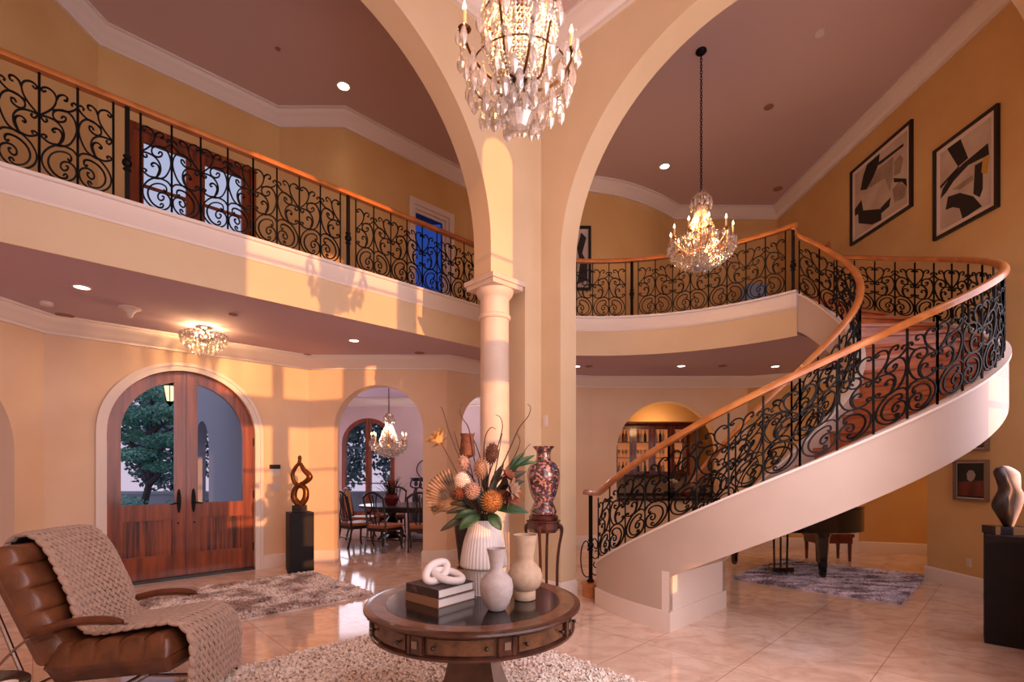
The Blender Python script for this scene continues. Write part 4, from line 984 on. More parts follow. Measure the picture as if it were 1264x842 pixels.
# ---------------------------------------------------------------- porcelain vase on carved stand
SP = px(671, 0, 5.3)
std = thing('plant_stand', 'tall dark carved rosewood stand with curved legs beside the corner pier', 'stand', (SP.x, SP.y, 0), .5)
TS = 1.0
b = MB(); b.lathe([(0, TS-.03), (.17, TS-.03), (.185, TS-.02), (.185, TS-.006), (.175, TS), (0, TS)], seg=8, ph=pi/8, cap=False); b.build('top', M['carvedwood'], std, smooth=0)
b = MB(); b.lathe([(.14, TS-.12), (.15, TS-.13), (.178, TS-.09), (.17, TS-.03), (.14, TS-.03)], seg=8, ph=pi/8); b.build('carved_apron', M['carvedwood'], std, smooth=0)
for k in range(4):
    a = pi/4+k*pi/2; c, s = cos(a), sin(a)
    b = MB(); pts = smoothpts([(.14*c, .14*s, TS-.05), (.185*c, .185*s, TS-.07), (.195*c, .195*s, TS-.13), (.165*c, .165*s, TS-.3), (.148*c, .148*s, .5), (.15*c, .15*s, .15), (.175*c, .175*s, .03), (.19*c, .19*s, .012)], 5); n = len(pts)
    b.tube(pts, [.03-.014*min(1, i/12) for i in range(n)], 8); b.build('leg', M['carvedwood'], std)
b = MB(); b.box((0, 0, .22), (.22, .22, .02)); b.build('stretcher_shelf', M['carvedwood'], std)
pv = thing('porcelain_vase', 'large painted porcelain vase in purple and gold on the carved rosewood stand', 'vase', (SP.x, SP.y, TS+.001))
b = MB(); b.lathe([(.0, 0), (.15, 0), (.16, .03), (.145, .05), (.1, .055), (0, .05)], seg=32, cap=False); b.build('wood_base', M['carvedwood'], pv)
b = MB(); b.lathe([(0, .055)]+[tuple(p) for p in smoothpts([(.13, .056), (.14, .09), (.122, .14), (.1, .19), (.125, .24), (.152, .33), (.172, .45), (.165, .54), (.13, .6), (.085, .635), (.076, .68), (.08, .73), (.115, .775), (.118, .782)], 4)]+[(.1, .78), (.07, .7), (0, .66)], seg=48, cap=False); b.build('body', M['porcelain'], pv)
# ================================================================ SCULPTURES, PAINTINGS, PIANO
pp = fl(371, 704)
pd = thing('pedestal', 'tall square black pedestal beside the entrance door carrying the bronze loop sculpture', 'pedestal', (-3.15, 7.36, 0), .0)
pdx = Vector((-3.15, 7.36)); b = MB(); b.box((0, 0, .02), (.30, .30, .04), rot=.6); b.box((0, 0, .47), (.33, .33, .86), rot=.6); b.build('body', M['blackpaint'], pd, smooth=0, bevel=.004)
sc = thing('bronze_sculpture', 'polished bronze abstract loop sculpture standing on the black pedestal near the door', 'sculpture', (pdx.x, pdx.y, .9015))
b = MB(); b.box((0, 0, .05), (.2, .14, .1), rot=.3); b.build('base', M['ebony'], sc, smooth=0)
b = MB(); S = .0118*1.02
def sp_(pts): return smoothpts([(x*S, (k % 2)*.0, z*S) for k, (x, z) in enumerate(pts)], 6)
lp = [(-1, 9), (-7, 17), (-6, 27), (0, 33), (7, 28), (7, 17), (2, 9)]
q = sp_(lp); n = len(q); b.tube(q, [.034+.014*abs(cos(pi*i/(n-1))) for i in range(n)], 10)
q = sp_([(2, 31), (-6, 36), (-9, 46), (-5, 55), (-1, 60), (0, 66)]); n = len(q); b.tube(q, [.032-.008*i/n for i in range(n)], 10)
q = sp_([(1, 60), (5, 52), (11, 46), (12, 42), (7, 37), (0, 34)]); n = len(q); b.tube(q, [.022+.022*sin(pi*i/n) for i in range(n)], 10)
b.ball((0, 0, .8), .03, 10, 8, (1, .9, 1.3)); b.build('loops', M['bronze'], sc, smooth=70)

# right hand pedestal with the stone figure
rp = fl(1215, 794); dfr = Vector((.74, -.68)).normalized(); dsd = Vector((.62, 1.)).normalized()
pc_ = Vector((rp.x, rp.y))+dfr*.27+Vector((-dfr.y, dfr.x))*.17
pr = thing('pedestal', 'wide black pedestal at the right edge carrying the two tone stone sculpture', 'pedestal', (pc_.x, pc_.y, 0), atan2(dfr.y, dfr.x))
b = MB(); b.box((0, 0, .48), (.54, .34, .96)); b.build('body', M['blackpaint'], pr, smooth=0, bevel=.006)
rs = px(1243, 0, 4.38); rs = Vector((rs.x, rs.y)); rs = Vector((pc_.x-.14*dfr.x*.6, pc_.y-.14*dfr.y*.6))
sx = px(1242, 640, 4.45)
ss = thing('stone_sculpture', 'twisting abstract sculpture of dark bronze and white stone on the right pedestal', 'sculpture', (sx.x, 4.45, .9605))
b = MB(); b.box((0, 0, .035), (.27, .17, .07), rot=-.2); b.build('base', M['ebony'], ss, smooth=0)
def blob(sections, m, name):
    b = MB(); k = 14; vs = []
    for (x, y, z, rx, ry, rot) in sections:
        for j in range(k):
            a = 2*pi*j/k; u, v = rx*cos(a), ry*sin(a); vs.append((x+u*cos(rot)-v*sin(rot), y+u*sin(rot)+v*cos(rot), z))
    n = len(sections); b.add(vs, [(i*k+j, i*k+(j+1)%k, (i+1)*k+(j+1)%k, (i+1)*k+j) for i in range(n-1) for j in range(k)]+[tuple(range(k))[::-1], tuple((n-1)*k+j for j in range(k))])
    return b.build(name, m, ss, smooth=70)
sm6 = lambda L: [tuple(v) for v in smoothpts(L, 4)]
blob(sm6([(.01, 0, .07, .025, .03, 0), (-.01, 0, .16, .06, .05, 0), (-.035, 0, .25, .09, .06, .1), (-.02, 0, .32, .085, .06, .2), (.0, 0, .40, .055, .055, .3), (-.025, 0, .48, .055, .05, .4), (-.055, 0, .55, .055, .045, .4), (-.05, 0, .595, .03, .03, .4)]), M['blackstone'], 'dark_half')
blob(sm6([(.03, -.005, .07, .02, .03, 0), (.06, -.005, .16, .03, .035, 0), (.09, -.005, .26, .035, .045, 0), (.105, -.005, .34, .04, .045, 0), (.07, -.005, .41, .04, .045, .2), (.06, 0, .48, .06, .05, .3), (.045, 0, .55, .065, .05, .3), (-.005, 0, .60, .04, .03, .3), (-.03, 0, .61, .02, .02, .3)]), M['whitestone'], 'white_half')

# paintings on the right wall
def painting(name, label, Y0, Y1, z0, z1, x=RX, art=None, framew=.035, mat_w=.06, fm='frame', rotw=None):
    yc = (Y0+Y1)/2; zc_ = (z0+z1)/2; o = thing(name, label, 'painting', (x-.001, yc, zc_), 0)
    h = (z1-z0)/2; w = (Y0-Y1)/2
    fr = lambda s, z, d: (-d, -s, z)          # s runs from far (left in view) to near (right)
    b = MB(); b.ring([(-w, -h), (w, -h), (w, h), (-w, h)], [(-w+framew, -h+framew), (w-framew, -h+framew), (w-framew, h-framew), (-w+framew, h-framew)], fr, .0, .045); b.build('frame', M[fm], o, smooth=0)
    b = MB(); b.plate([(-w+framew*.7, -h+framew*.7), (w-framew*.7, -h+framew*.7), (w-framew*.7, h-framew*.7), (-w+framew*.7, h-framew*.7)], fr, .002, .018); b.build('mat_board', M['matboard'], o, smooth=0)
    cw_, ch_ = w-framew-mat_w, h-framew-mat_w
    b = MB(); b.plate([(-cw_, -ch_), (cw_, -ch_), (cw_, ch_), (-cw_, ch_)], fr, .018, .02); b.build('canvas', M['canvas'], o, smooth=0)
    for i, (m, pts) in enumerate(art or []):
        b = MB(); b.plate([((u-.5)*2*cw_, (v-.5)*2*ch_) for u, v in pts], fr, .02, .021+.0004*i); b.build('brush_stroke', M[m], o, smooth=0)
    return o
def yy(x): return F*RX/(x-CX)
ya_, yb_ = yy(1052), yy(1128)
def quv(tl, tr, bl, br, pts):
    out = []
    for x, y in pts:
        u = (x-(tl[0]+bl[0])/2)/((tr[0]+br[0])/2-(tl[0]+bl[0])/2); yt = tl[1]+(tr[1]-tl[1])*u; yb = bl[1]+(br[1]-bl[1])*u
        out.append((max(0., min(1., u)), max(0., min(1., (yb-y)/(yb-yt)))))
    return out
def q1(*p): return quv((220, 420), (418, 275), (235, 715), (438, 592), p)
def q2(*p): return quv((600, 345), (800, 205), (612, 680), (812, 560), p)
art1 = [('canvasgrey', q1((285, 500), (300, 425), (345, 400), (380, 375), (378, 470), (365, 545), (340, 590), (265, 590))), ('canvas', q1((265, 505), (350, 462), (372, 540), (338, 592), (260, 592))),
        ('ink', q1((280, 375), (330, 342), (326, 392), (303, 450), (278, 497), (252, 497), (264, 430))), ('ink', q1((325, 385), (416, 328), (416, 340), (328, 398))),
        ('ink', q1((242, 590), (337, 597), (336, 648), (300, 662), (244, 648))), ('ink', q1((226, 582), (256, 543), (264, 592), (228, 612))), ('ink', q1((334, 592), (372, 552), (366, 592), (338, 616))),
        ('canvasgrey', q1((378, 520), (400, 490), (425, 520), (420, 565), (385, 580))), ('ink', q1((382, 470), (425, 485), (430, 520), (412, 495), (384, 490))), ('canvasgrey', q1((384, 400), (405, 375), (415, 395), (405, 455), (384, 460)))]
art2 = [('ink', q2((636, 318), (692, 278), (722, 368), (682, 402))), ('ink', q2((607, 540), (618, 495), (650, 445), (700, 392), (796, 312), (800, 360), (722, 398), (664, 462), (632, 512))), ('ink', q2((748, 400), (777, 384), (777, 500), (766, 535), (742, 520))),
        ('ink', q2((630, 588), (640, 530), (690, 514), (742, 530), (774, 572), (735, 600), (722, 618), (700, 625), (688, 580), (660, 575))), ('ochre', q2((778, 372), (802, 362), (792, 440), (772, 432))), ('canvasgrey', q2((655, 500), (740, 440), (742, 460), (690, 500))), ('ink', q2((606, 485), (684, 400), (687, 404), (608, 497)))]
zt = lambda y, Y: EH-(y-HY)/F*Y
painting('painting', 'framed black and grey abstract painting left of the other one high on the stair wall', ya_, yb_, zt(304, ya_), zt(213, ya_), art=art1)
yc_, yd_ = yy(1155), yy(1235)
painting('painting', 'framed abstract painting with bold black arcs and an ochre mark on the stair wall', yc_, yd_, zt(298, yc_), zt(187, yc_), art=art2)
# small pictures lower down
art3 = [('ink', [(.0, .0), (1, 0), (1, 1), (0, 1)]), ('darkred', [(.05, .05), (.95, .05), (.95, .5), (.05, .45)]), ('canvasgrey', [(.38, .52), (.5, .46), (.62, .52), (.68, .66), (.6, .78), (.45, .8), (.36, .7)])]
def lowpic(label, x0, x1, y0, y1, art):
    Ya, Yb = yy(x0), yy(x1); painting('picture', label, Ya, Yb, zt(y1, Ya), zt(y0, Ya), art=art, framew=.03, mat_w=.012, fm='silver')['category'] = 'picture'
lowpic('small dark picture with a pale round shape in a silver frame behind the stone sculpture', 1180, 1222, 568, 617, art3)
lowpic('small picture in a silver frame partly hidden by the stair above the other picture', 1180, 1222, 508, 558, [('ink', [(.0, .0), (1, 0), (1, 1), (0, 1)]), ('darkred', [(.05, .05), (.95, .05), (.95, .95), (.05, .95)])])
# upstairs picture behind the pier
op = thing('picture', 'tall dark framed picture on the gallery wall just right of the corner pier', 'picture', px(719, 318, 9.56), 0); op.location.y = 9.62
fr = lambda s, z, d: (s, -d, z)
w, h = .17, .62
b = MB(); b.ring([(-w, -h), (w, -h), (w, h), (-w, h)], [(-w+.05, -h+.05), (w-.05, -h+.05), (w-.05, h-.05), (-w+.05, h-.05)], fr, .01, .05); b.build('frame', M['frame'], op, smooth=0)
b = MB(); b.plate([(-w+.04, -h+.04), (w-.04, -h+.04), (w-.04, h-.04), (-w+.04, h-.04)], fr, .012, .02); b.build('canvas', M['canvas'], op, smooth=0)
b = MB(); b.plate([(-.1, -.5), (.1, -.42), (.1, -.1), (.0, .1), (.08, .4), (-.02, .5), (-.1, .2), (-.04, -.1)], fr, .02, .023); b.build('brush_stroke', M['ink'], op, smooth=0)

# grand piano
pn_ = thing('grand_piano', 'black lacquered grand piano under the staircase on the grey shag rug', 'piano', (4.6, 7.6, 0), 0)
def pl(x, y): return Vector((x-4.6, y-7.6))
leg1 = fl(1022, 716, .035); 
out = [pl(3.35, 6.72), pl(4.72, 6.62)]
body = smoothpts([pl(3.45, 8.05), pl(3.3, 7.7), pl(3.3, 6.95)], 3)+smoothpts([pl(3.4, 6.66), pl(4.3, 6.6), pl(4.75, 6.72), pl(5.0, 7.1), pl(5.08, 7.6), pl(5.1, 8.1)], 5)+[pl(5.1, 8.15), pl(3.45, 8.15)]
b = MB(); b.slab([tuple(p) for p in body], .68, 1.0); b.build('case', M['piano'], pn_, smooth=30, bevel=.008)
b = MB(); b.slab([tuple(p*1.012) for p in body], 1.004, 1.03); b.build('lid', M['piano'], pn_, smooth=30)
for (x, y) in ((leg1.x+.02, 6.86), (4.75, 7.62), (3.5, 7.8)):
    b = MB(); c = pl(x, y); b.lathe([(.045, .07), (.05, .1), (.075, .5), (.085, .6), (.1, .63), (.1, .68)], (c.x, c.y, 0), 8, ph=pi/8); l = b.build('leg', M['piano'], pn_, smooth=20)
    b = MB(); b.lathe([(.03, .045), (.034, .05), (.034, .075), (.02, .08)], (c.x, c.y, 0), 14); b.ball((c.x, c.y, .062), .026, 10, 6); b.build('caster', M['brass'], l)
ly = fl(962, 702, .05)
b = MB(); c = pl(3.82, 7.05)
for dx in (-.1, .0, .1): b.tube([(c.x+dx, c.y, .7), (c.x+dx*.9, c.y, .12)], .014, 8)
b.box((c.x, c.y, .12), (.3, .14, .06)); lyre = b.build('pedal_lyre', M['piano'], pn_)
for dx in (-.08, 0, .08):
    b = MB(); b.box((c.x+dx, c.y-.1, .09), (.03, .12, .012)); b.build('pedal', M['brass'], lyre, smooth=0)
bn = thing('piano_bench', 'low reddish wood bench behind the grand piano', 'bench', (5.35, 8.4, 0), 0)
b = MB(); b.bbox(-.32, .32, -.2, .2, .4, .46); b.build('seat', M['darkred'], bn, bevel=.006)
b = MB(); b.bbox(-.3, .3, -.18, .18, .3, .4); b.build('apron', M['darkred'], bn)
for sx_ in (-1, 1):
    for sy_ in (-1, 1): b = MB(); b.lathe([(.022, 0), (.03, .28), (.035, .3)], (sx_*.27, sy_*.15, 0), 8); b.build('leg', M['darkred'], bn)
# ================================================================ LIGHT FITTINGS
def cpt(x, y, z): Y = F*(z-EH)/(HY-y); return Vector(((x-CX)/F*Y, Y, z))
def dropmesh(L, w):
    b = MB(); b.lathe([(.0008, 0), (w*.25, -.12*L), (w*.5, -.5*L), (w*.42, -.78*L), (.001, -L)], seg=6); b.ball((0, 0, .006), .006, 6, 4); return b
def inst(src, parent, loc, rz=0., name=None):
    o = src.copy(); COL.objects.link(o); o.parent = parent; o.location = loc; o.rotation_euler = (0, 0, rz); return o
def octa(b, c, r):
    x, y, z = c; b.add([(x+r, y, z), (x, y+r, z), (x-r, y, z), (x, y-r, z), (x, y, z+r*1.15), (x, y, z-r*1.15)], [(0,1,4), (1,2,4), (2,3,4), (3,0,4), (1,0,5), (2,1,5), (3,2,5), (0,3,5)])
def strand(b, pts, r, gap=2.1):
    sp = smoothpts(pts, 8); d = 0; last = None
    for p, q in zip(sp, sp[1:]):
        L = (q-p).length; t = 0
        while d <= L-t:
            t += d; c = p.lerp(q, t/L); octa(b, c, r); d = r*gap
        d -= (L-t)
def chandelier(label, loc, R, zceil, arms=10, mode='basket', metal='gilt'):
    o = thing('chandelier', label, 'chandelier', loc); H = zceil-loc[2]
    ztop = 1.5*R if mode == 'basket' else 2.6*R
    b = MB(); b.lathe([(.07, H-.002), (.07, H-.02), (.045, H-.045), (.015, H-.06)], seg=20); b.build('canopy', M['iron'], o)
    b = MB(); z = ztop; k = 0
    while z < H-.05:
        n = 10; a0 = (k % 2)*pi/2
        b.tube([(.014*cos(t)*cos(a0), .014*cos(t)*sin(a0), z+.022+.026*sin(t)) for t in [2*pi*i/n for i in range(n)]], .0052, 4, closed=True); z += .04; k += 1
    b.build('chain', M['iron'], o)
    hz = -.35*R if mode == 'basket' else -.72*R
    b = MB(); b.lathe([(.0, hz-.05*R), (.1*R, hz), (.17*R, hz+.06*R), (.06*R, hz+.14*R), (.05*R, .3*R), (.1*R, .4*R), (.05*R, .5*R), (.035*R, ztop-.1*R), (.1*R, ztop-.05*R), (.02*R, ztop)], seg=16); b.build('stem', M[metal], o)
    # arms
    for k in range(arms):
        a = 2*pi*(k+.3)/arms; hi = (mode == 'open' and k % 2 == 1); ra = R*(.92 if not hi else .62); zt = 0. if not hi else .42*R
        c, s = cos(a), sin(a); P = lambda r, z_: (r*c, r*s, z_)
        b = MB(); b.tube(smoothpts([P(.1*R, hz+.05*R), P(.4*R, hz-.02*R if mode == 'open' else hz-.1*R), P(.75*ra/.92, (hz+zt)/2-.1*R), P(ra, zt-.12*R), P(ra, zt)], 6), .0085 if R > .3 else .007, 6)
        b.tube(smoothpts([P(.08*R, .35*R+zt), P(.3*R, .5*R+zt), P(.42*R, .2*R+zt), P(.3*R, .05*R+zt)], 5), .005, 5); am = b.build('arm', M[metal], o)
        b = MB(); b.lathe([(.008, -.012), (.03, -.008), (.042, .004), (.036, .006), (.016, .01), (.017, .03), (.012, .03)], P(ra, zt), 12, lambda t, z_: 1+.1*sin(6*t)); b.build('candle_cup', M['brass'] if mode == 'open' else M[metal], am)
        b = MB(); b.lathe([(.0115, .02), (.0115, .02+.26*R), (.0, .02+.26*R)], P(ra, zt), 10); b.build('candle', M['candle'], am)
        b = MB(); zz = zt+.02+.26*R; b.lathe([(.006, zz), (.0125, zz+.015), (.012, zz+.026), (.005, zz+.047), (.0005, zz+.062)], P(ra, 0), 10); b.build('bulb', M['bulb'], am)
        for j in range(3):
            t = a+(j-1)*1.4; q = Vector(P(ra, zt))+Vector((cos(t), sin(t), 0))*.04
            if k == 0 and j == 0:
                proto = dropmesh(.095 if mode == 'open' else .06, .04 if mode == 'open' else .03).build('cup_drop', M['crystal'], o, smooth=0); proto.location = q
            else: inst(proto, o, q+Vector((0, 0, -.01)), t)
    # hung crystals
    def ring(nm, n, r, z_, L, w, z2=0, ph=0.):
        pr_ = None
        for i in range(n):
            a = 2*pi*(i+ph)/n; l = (r*cos(a), r*sin(a), z_+(z2 if i % 2 else 0))
            if pr_ is None: pr_ = dropmesh(L, w).build(nm, M['crystal'], o, smooth=0); pr_.location = l; pr_.rotation_euler = (0, 0, a)
            else: inst(pr_, o, l, a)
    if mode == 'basket':
        for n, r, z_, ph in ((30, 1.0, -.12, 0), (26, .9, -.32, .3), (20, .72, -.5, 0), (14, .5, -.63, .4), (8, .26, -.72, 0)): ring('crystal_drop', n, r*R, z_*R, .2*R, .12*R, -.03*R, ph)
        ring('crown_drop', 10, .31*R, 1.28*R, .3*R, .1*R); ring('crown_drop', 7, .14*R, 1.5*R, .24*R, .09*R)
        ring('finial_drop', 1, .0, -.82*R, .16*R, .1*R)
        b = MB()
        for k in range(30):
            a = 2*pi*k/30; c, s = cos(a), sin(a)
            strand(b, [(.1*R*c, .1*R*s, 1.05*R), (.2*R*c, .2*R*s, .8*R), (.42*R*c, .42*R*s, .25*R), (.5*R*c, .5*R*s, -.1*R), (.3*R*c, .3*R*s, -.42*R), (.08*R*c, .08*R*s, -.5*R)], .026*R+.0015)
        for k in range(arms):
            a0, a1 = 2*pi*(k+.3)/arms, 2*pi*(k+1.3)/arms; am_ = (a0+a1)/2
            strand(b, [(.92*R*cos(a0), .92*R*sin(a0), 0), (.86*R*cos(am_), .86*R*sin(am_), -.14*R), (.92*R*cos(a1), .92*R*sin(a1), 0)], .026*R+.001)
        for k in range(12):
            a = 2*pi*k/12; c, s = cos(a), sin(a); strand(b, [(.05*R*c, .05*R*s, 1.5*R), (.31*R*c, .31*R*s, 1.28*R), (.1*R*c, .1*R*s, 1.08*R)], .022*R+.001)
    else:
        for n, r, z_, L, ph in ((14, .98, -.1, .34, 0), (16, .88, -.45, .36, .5), (18, .8, -.72, .36, .2), (16, .58, -.88, .34, 0), (12, .36, -1.0, .3, .5)): ring('crystal_drop', n, r*R, z_*R, L*R, .135*R, -.1*R, ph)
        ring('hub_drop', 8, .22*R, hz-.02*R, .3*R, .16*R)
        ring('upper_drop', 20, .6*R, .32*R, .3*R, .12*R, .12*R); ring('upper_drop', 18, .5*R, .0*R, .3*R, .12*R, .12*R); ring('upper_drop', 16, .48*R, .75*R, .3*R, .12*R, .1*R); ring('upper_drop', 12, .4*R, 1.15*R, .3*R, .12*R, .1*R); ring('upper_drop', 12, .34*R, -.3*R, .3*R, .12*R, .1*R)
        b = MB(); b.lathe([(.06*R, -1.12*R), (.2*R, -1.14*R), (.24*R, -1.26*R), (.13*R, -1.46*R), (.02*R, -1.5*R), (.0, -1.4*R)], seg=10, cap=False); b.build('crystal_bowl', M['crystal'], o, smooth=0)
        b = MB()
        for k in range(26):
            a = 2*pi*k/26; c, s = cos(a), sin(a)
            strand(b, [(.18*R*c, .18*R*s, 2.3*R), (.3*R*c, .3*R*s, 1.6*R), (.5*R*c, .5*R*s, .9*R), (.62*R*c, .62*R*s, .3*R), (.5*R*c, .5*R*s, -.3*R), (.15*R*c, .15*R*s, hz)], .036*R)
        for k in range(16):
            a = 2*pi*k/16; c, s = cos(a), sin(a)
            strand(b, [(.3*R*c, .3*R*s, 1.1*R), (.42*R*c, .42*R*s, .5*R), (.34*R*c, .34*R*s, -.1*R), (.1*R*c, .1*R*s, -.5*R)], .04*R)
            strand(b, [(.82*R*c, .82*R*s, -.62*R), (.4*R*c, .4*R*s, -.95*R), (.2*R*c, .2*R*s, -1.14*R)], .026*R)
    if mode == 'basket':
        for k in range(44):
            a = 2*pi*k/44; c, s = cos(a), sin(a); strand(b, [(1.0*R*c, 1.0*R*s, -.1*R), (.96*R*c, .96*R*s, -.3*R), (.74*R*c, .74*R*s, -.58*R), (.4*R*c, .4*R*s, -.76*R), (.1*R*c, .1*R*s, -.86*R)], .03*R, 2.3)
    bd = b.build('crystal_beads', M['crystal'], o, smooth=0, recalc=False); bd['kind'] = 'stuff'
    if mode == 'basket':
        for r, z_ in ((1.0, -.1), (.5, -.1), (.31, 1.29)):
            b = MB(); b.tube([(r*R*cos(2*pi*i/40), r*R*sin(2*pi*i/40), z_*R) for i in range(40)], .004, 5, closed=True); b.build('hoop', M[metal], o)
    else:
        for r, z_ in ((.82, -.6), (.62, .3)):
            b = MB(); b.tube([(r*R*cos(2*pi*i/40), r*R*sin(2*pi*i/40), z_*R) for i in range(40)], .005, 5, closed=True); b.build('hoop', M['brass'], o)
    return o
MC = Vector((.046, 3.1, 4.22))
chandelier('large crystal chandelier cropped by the top edge over the round table', MC, .375, ZG, 8, 'open', 'brass')
SCH = cpt(863, 63, ZC); sz = 6.65/F
SC_L = Vector(((867-CX)*sz, 6.65, 4.60)); SC_L.x = (865.5-CX)*sz
c1_ = chandelier('crystal candle chandelier hanging on a long chain in the stairwell', SC_L, .425, ZC, 10)
DC = px(480, 0, 10.5); c2_ = chandelier('crystal chandelier seen through the arch above the dining table', (DC.x, 10.5, 2.13), .385, ZS, 10)
# flush mount in the entry hall
fm = cpt(252, 404, ZS)
fo = thing('flush_light', 'round flush ceiling light of crystal drops above the entrance doors', 'ceiling light', (fm.x, fm.y, ZS))
b = MB(); b.lathe([(0, -.001), (.09, -.001), (.09, -.02), (.05, -.03), (.0, -.03)], seg=24, cap=False); b.build('canopy', M['chrome'], fo)
b = MB()
for r, z_ in ((.26, -.1), (.2, -.14), (.12, -.2)): b.tube([(r*cos(2*pi*i/36), r*sin(2*pi*i/36), z_) for i in range(36)], .005, 5, closed=True)
for k in range(6): a = k*pi/3; b.tube([(.03*cos(a), .03*sin(a), -.03), (.2*cos(a), .2*sin(a), -.06), (.26*cos(a), .26*sin(a), -.1)], .005, 5); b.tube([(.03*cos(a), .03*sin(a), -.03), (.1*cos(a), .1*sin(a), -.12), (.12*cos(a), .12*sin(a), -.2)], .005, 5)
b.build('frame', M['chrome'], fo)
pr_ = None
for n, r, z_ in ((26, .265, -.1), (26, .25, -.16), (20, .2, -.22), (13, .13, -.28), (6, .06, -.32)):
    for i in range(n):
        a = 2*pi*(i+.5*(n % 4))/n; l = (r*cos(a), r*sin(a), z_+.012*(i % 2))
        if pr_ is None: pr_ = dropmesh(.075, .036).build('crystal_drop', M['crystal'], fo, smooth=0); pr_.location = l
        else: inst(pr_, fo, l, a)
for k in range(4): b = MB(); a = k*pi/2+.4; b.ball((.09*cos(a), .09*sin(a), -.1), .016, 10, 8, (1, 1, 1.5)); b.build('bulb', M['bulb'], fo)
# recessed downlights
def downlight(x, y, z, label, r=.065):
    p = cpt(x, y, z); o = thing('downlight', label, 'downlight', p)
    b = MB(); b.lathe([(r, -.001), (r+.018, -.001), (r+.018, -.008), (r, -.012)], seg=28, cap=False); b.build('trim_ring', M['plastic'], o)
    b = MB(); b.lathe([(0, -.003), (r, -.003), (r, -.006), (0, -.006)], seg=28, cap=False); b.build('lens', M['down'], o, smooth=0); return p
DL = [downlight(101, 354, ZS, 'downlight in the soffit at the far left above the lounge chair'), downlight(437, 420, ZS, 'downlight in the soffit right of the flush crystal light'),
      downlight(841, 451.5, ZS, 'downlight under the curved gallery above the bar arch'), downlight(957, 452, ZS, 'downlight under the curved gallery near the stair'), downlight(711.5, 452, ZS, 'downlight peeking out beside the corner pier under the curved gallery'),
      downlight(424, 106, ZC, 'downlight in the upper ceiling of the entry hall', .08), downlight(820.5, 205, ZC, 'downlight in the upper ceiling left of the stairwell chandelier', .08)]
pdn = px(499, 493, 0); yd = F*(ZS-EH)/(HY-493); DL.append(downlight(499, 493, ZS, 'downlight in the dining room ceiling beside the chandelier'))
def disc(name, label, cat, x, y, z, r, m='grille', h=.012):
    p = cpt(x, y, z); o = thing(name, label, cat, p); b = MB(); b.lathe([(0, -.001), (r, -.001), (r, -h*.5), (r*.86, -h), (0, -h)], seg=28, cap=False); b.build('cover', M[m], o)
    b = MB(); b.lathe([(r*.5, -h-.002), (r*.56, -h-.002), (r*.56, -h+.002), (r*.5, -h+.002)], seg=24, cap=False); b.build('vent_ring', M[m], o); return o
disc('ceiling_speaker', 'round ceiling speaker near the crown moulding of the upper entry hall', 'speaker', 480, 168.5, ZC, .085)
disc('smoke_detector', 'small dark sensor on the upper ceiling right of the speaker', 'detector', 514, 190, ZC, .03, 'iron')
disc('smoke_detector', 'small sensor on the upper ceiling above the red french doors', 'detector', 343, 60, ZC, .035)
disc('ceiling_speaker', 'round ceiling speaker on the stair hall ceiling left of the paintings', 'speaker', 960, 233, ZC, .09)
disc('ceiling_speaker', 'faint round ceiling speaker right of the stairwell chandelier chain', 'speaker', 949, 132, ZC, .07)
disc('smoke_detector', 'small round detector near the top of the stair hall ceiling', 'detector', 1012, 40, ZC, .06, 'plastic', .03)
disc('smoke_detector', 'tiny dark sensor near the curved crown moulding of the stair hall', 'detector', 741, 227, ZC, .035)
disc('smoke_detector', 'round white smoke detector on the soffit at the far left', 'detector', 57, 373, ZS, .06, 'plastic', .04)
disc('ceiling_speaker', 'flat ceiling speaker on the soffit near the crown at the left', 'speaker', 80, 389, ZS, .09)
disc('smoke_detector', 'small sensor on the soffit right of the flush crystal light', 'detector', 288, 388, ZS, .05)
disc('ceiling_speaker', 'flat speaker on the soffit above the dining arch left side', 'speaker', 379, 438, ZS, .08)
disc('ceiling_speaker', 'flat speaker on the soffit above the dining arch right side', 'speaker', 518, 435.5, ZS, .08)
disc('ceiling_speaker', 'flat speaker between the two downlights under the curved gallery', 'speaker', 892, 451.5, ZS, .08)
disc('ceiling_speaker', 'flat speaker under the curved gallery beside the corner pier', 'speaker', 727, 452, ZS, .07)
p = cpt(160, 380, ZS); o = thing('security_camera', 'white cone shaped camera on the soffit left of the flush crystal light', 'camera', p)
b = MB(); b.lathe([(0, 0), (.11, 0), (.11, -.012), (.07, -.03), (.035, -.07), (.03, -.085), (0, -.085)], seg=24, cap=False); b.build('housing', M['plastic'], o)
b = MB(); b.ball((0, 0, -.085), .034, 14, 8); b.build('lens_dome', M['plastic'], o)

# ---------------------------------------------------------------- wall plates
def onwall(fr_, s, z, d): return Vector(fr_(s, z, d))
def plate_thing(name, label, cat, fr_, s, z, w, h, parts):
    p = onwall(fr_, s, z, 0); o = thing(name, label, cat, p)
    for nm, m, (s0, s1, z0, z1, dd) in parts:
        b = MB(); b.plate([(s+s0, z+z0), (s+s1, z+z0), (s+s1, z+z1), (s+s0, z+z1)], fr_, -dd, -.0008); b.xf(Matrix.Translation(-p)); b.build(nm, M[m], o, smooth=0)
plate_thing('intercom_panel', 'small wall panel with a dark display right of the entrance door', 'control panel', fD, 2.637, 1.52, .15, .2, [('body', 'plastic', (-.075, .075, -.1, .06, .012)), ('display', 'darkplastic', (-.08, .08, .02, .085, .02))])
plate_thing('switch_plate', 'white switch plate under the panel right of the entrance door', 'switch', fD, 2.66, 1.27, .1, .12, [('plate', 'plastic', (-.06, .06, -.06, .06, .008)), ('rocker', 'plastic', (-.02, .02, -.035, .035, .013))])
frA, _ = wframe(ab(0, .001), ab(0, -4.75))
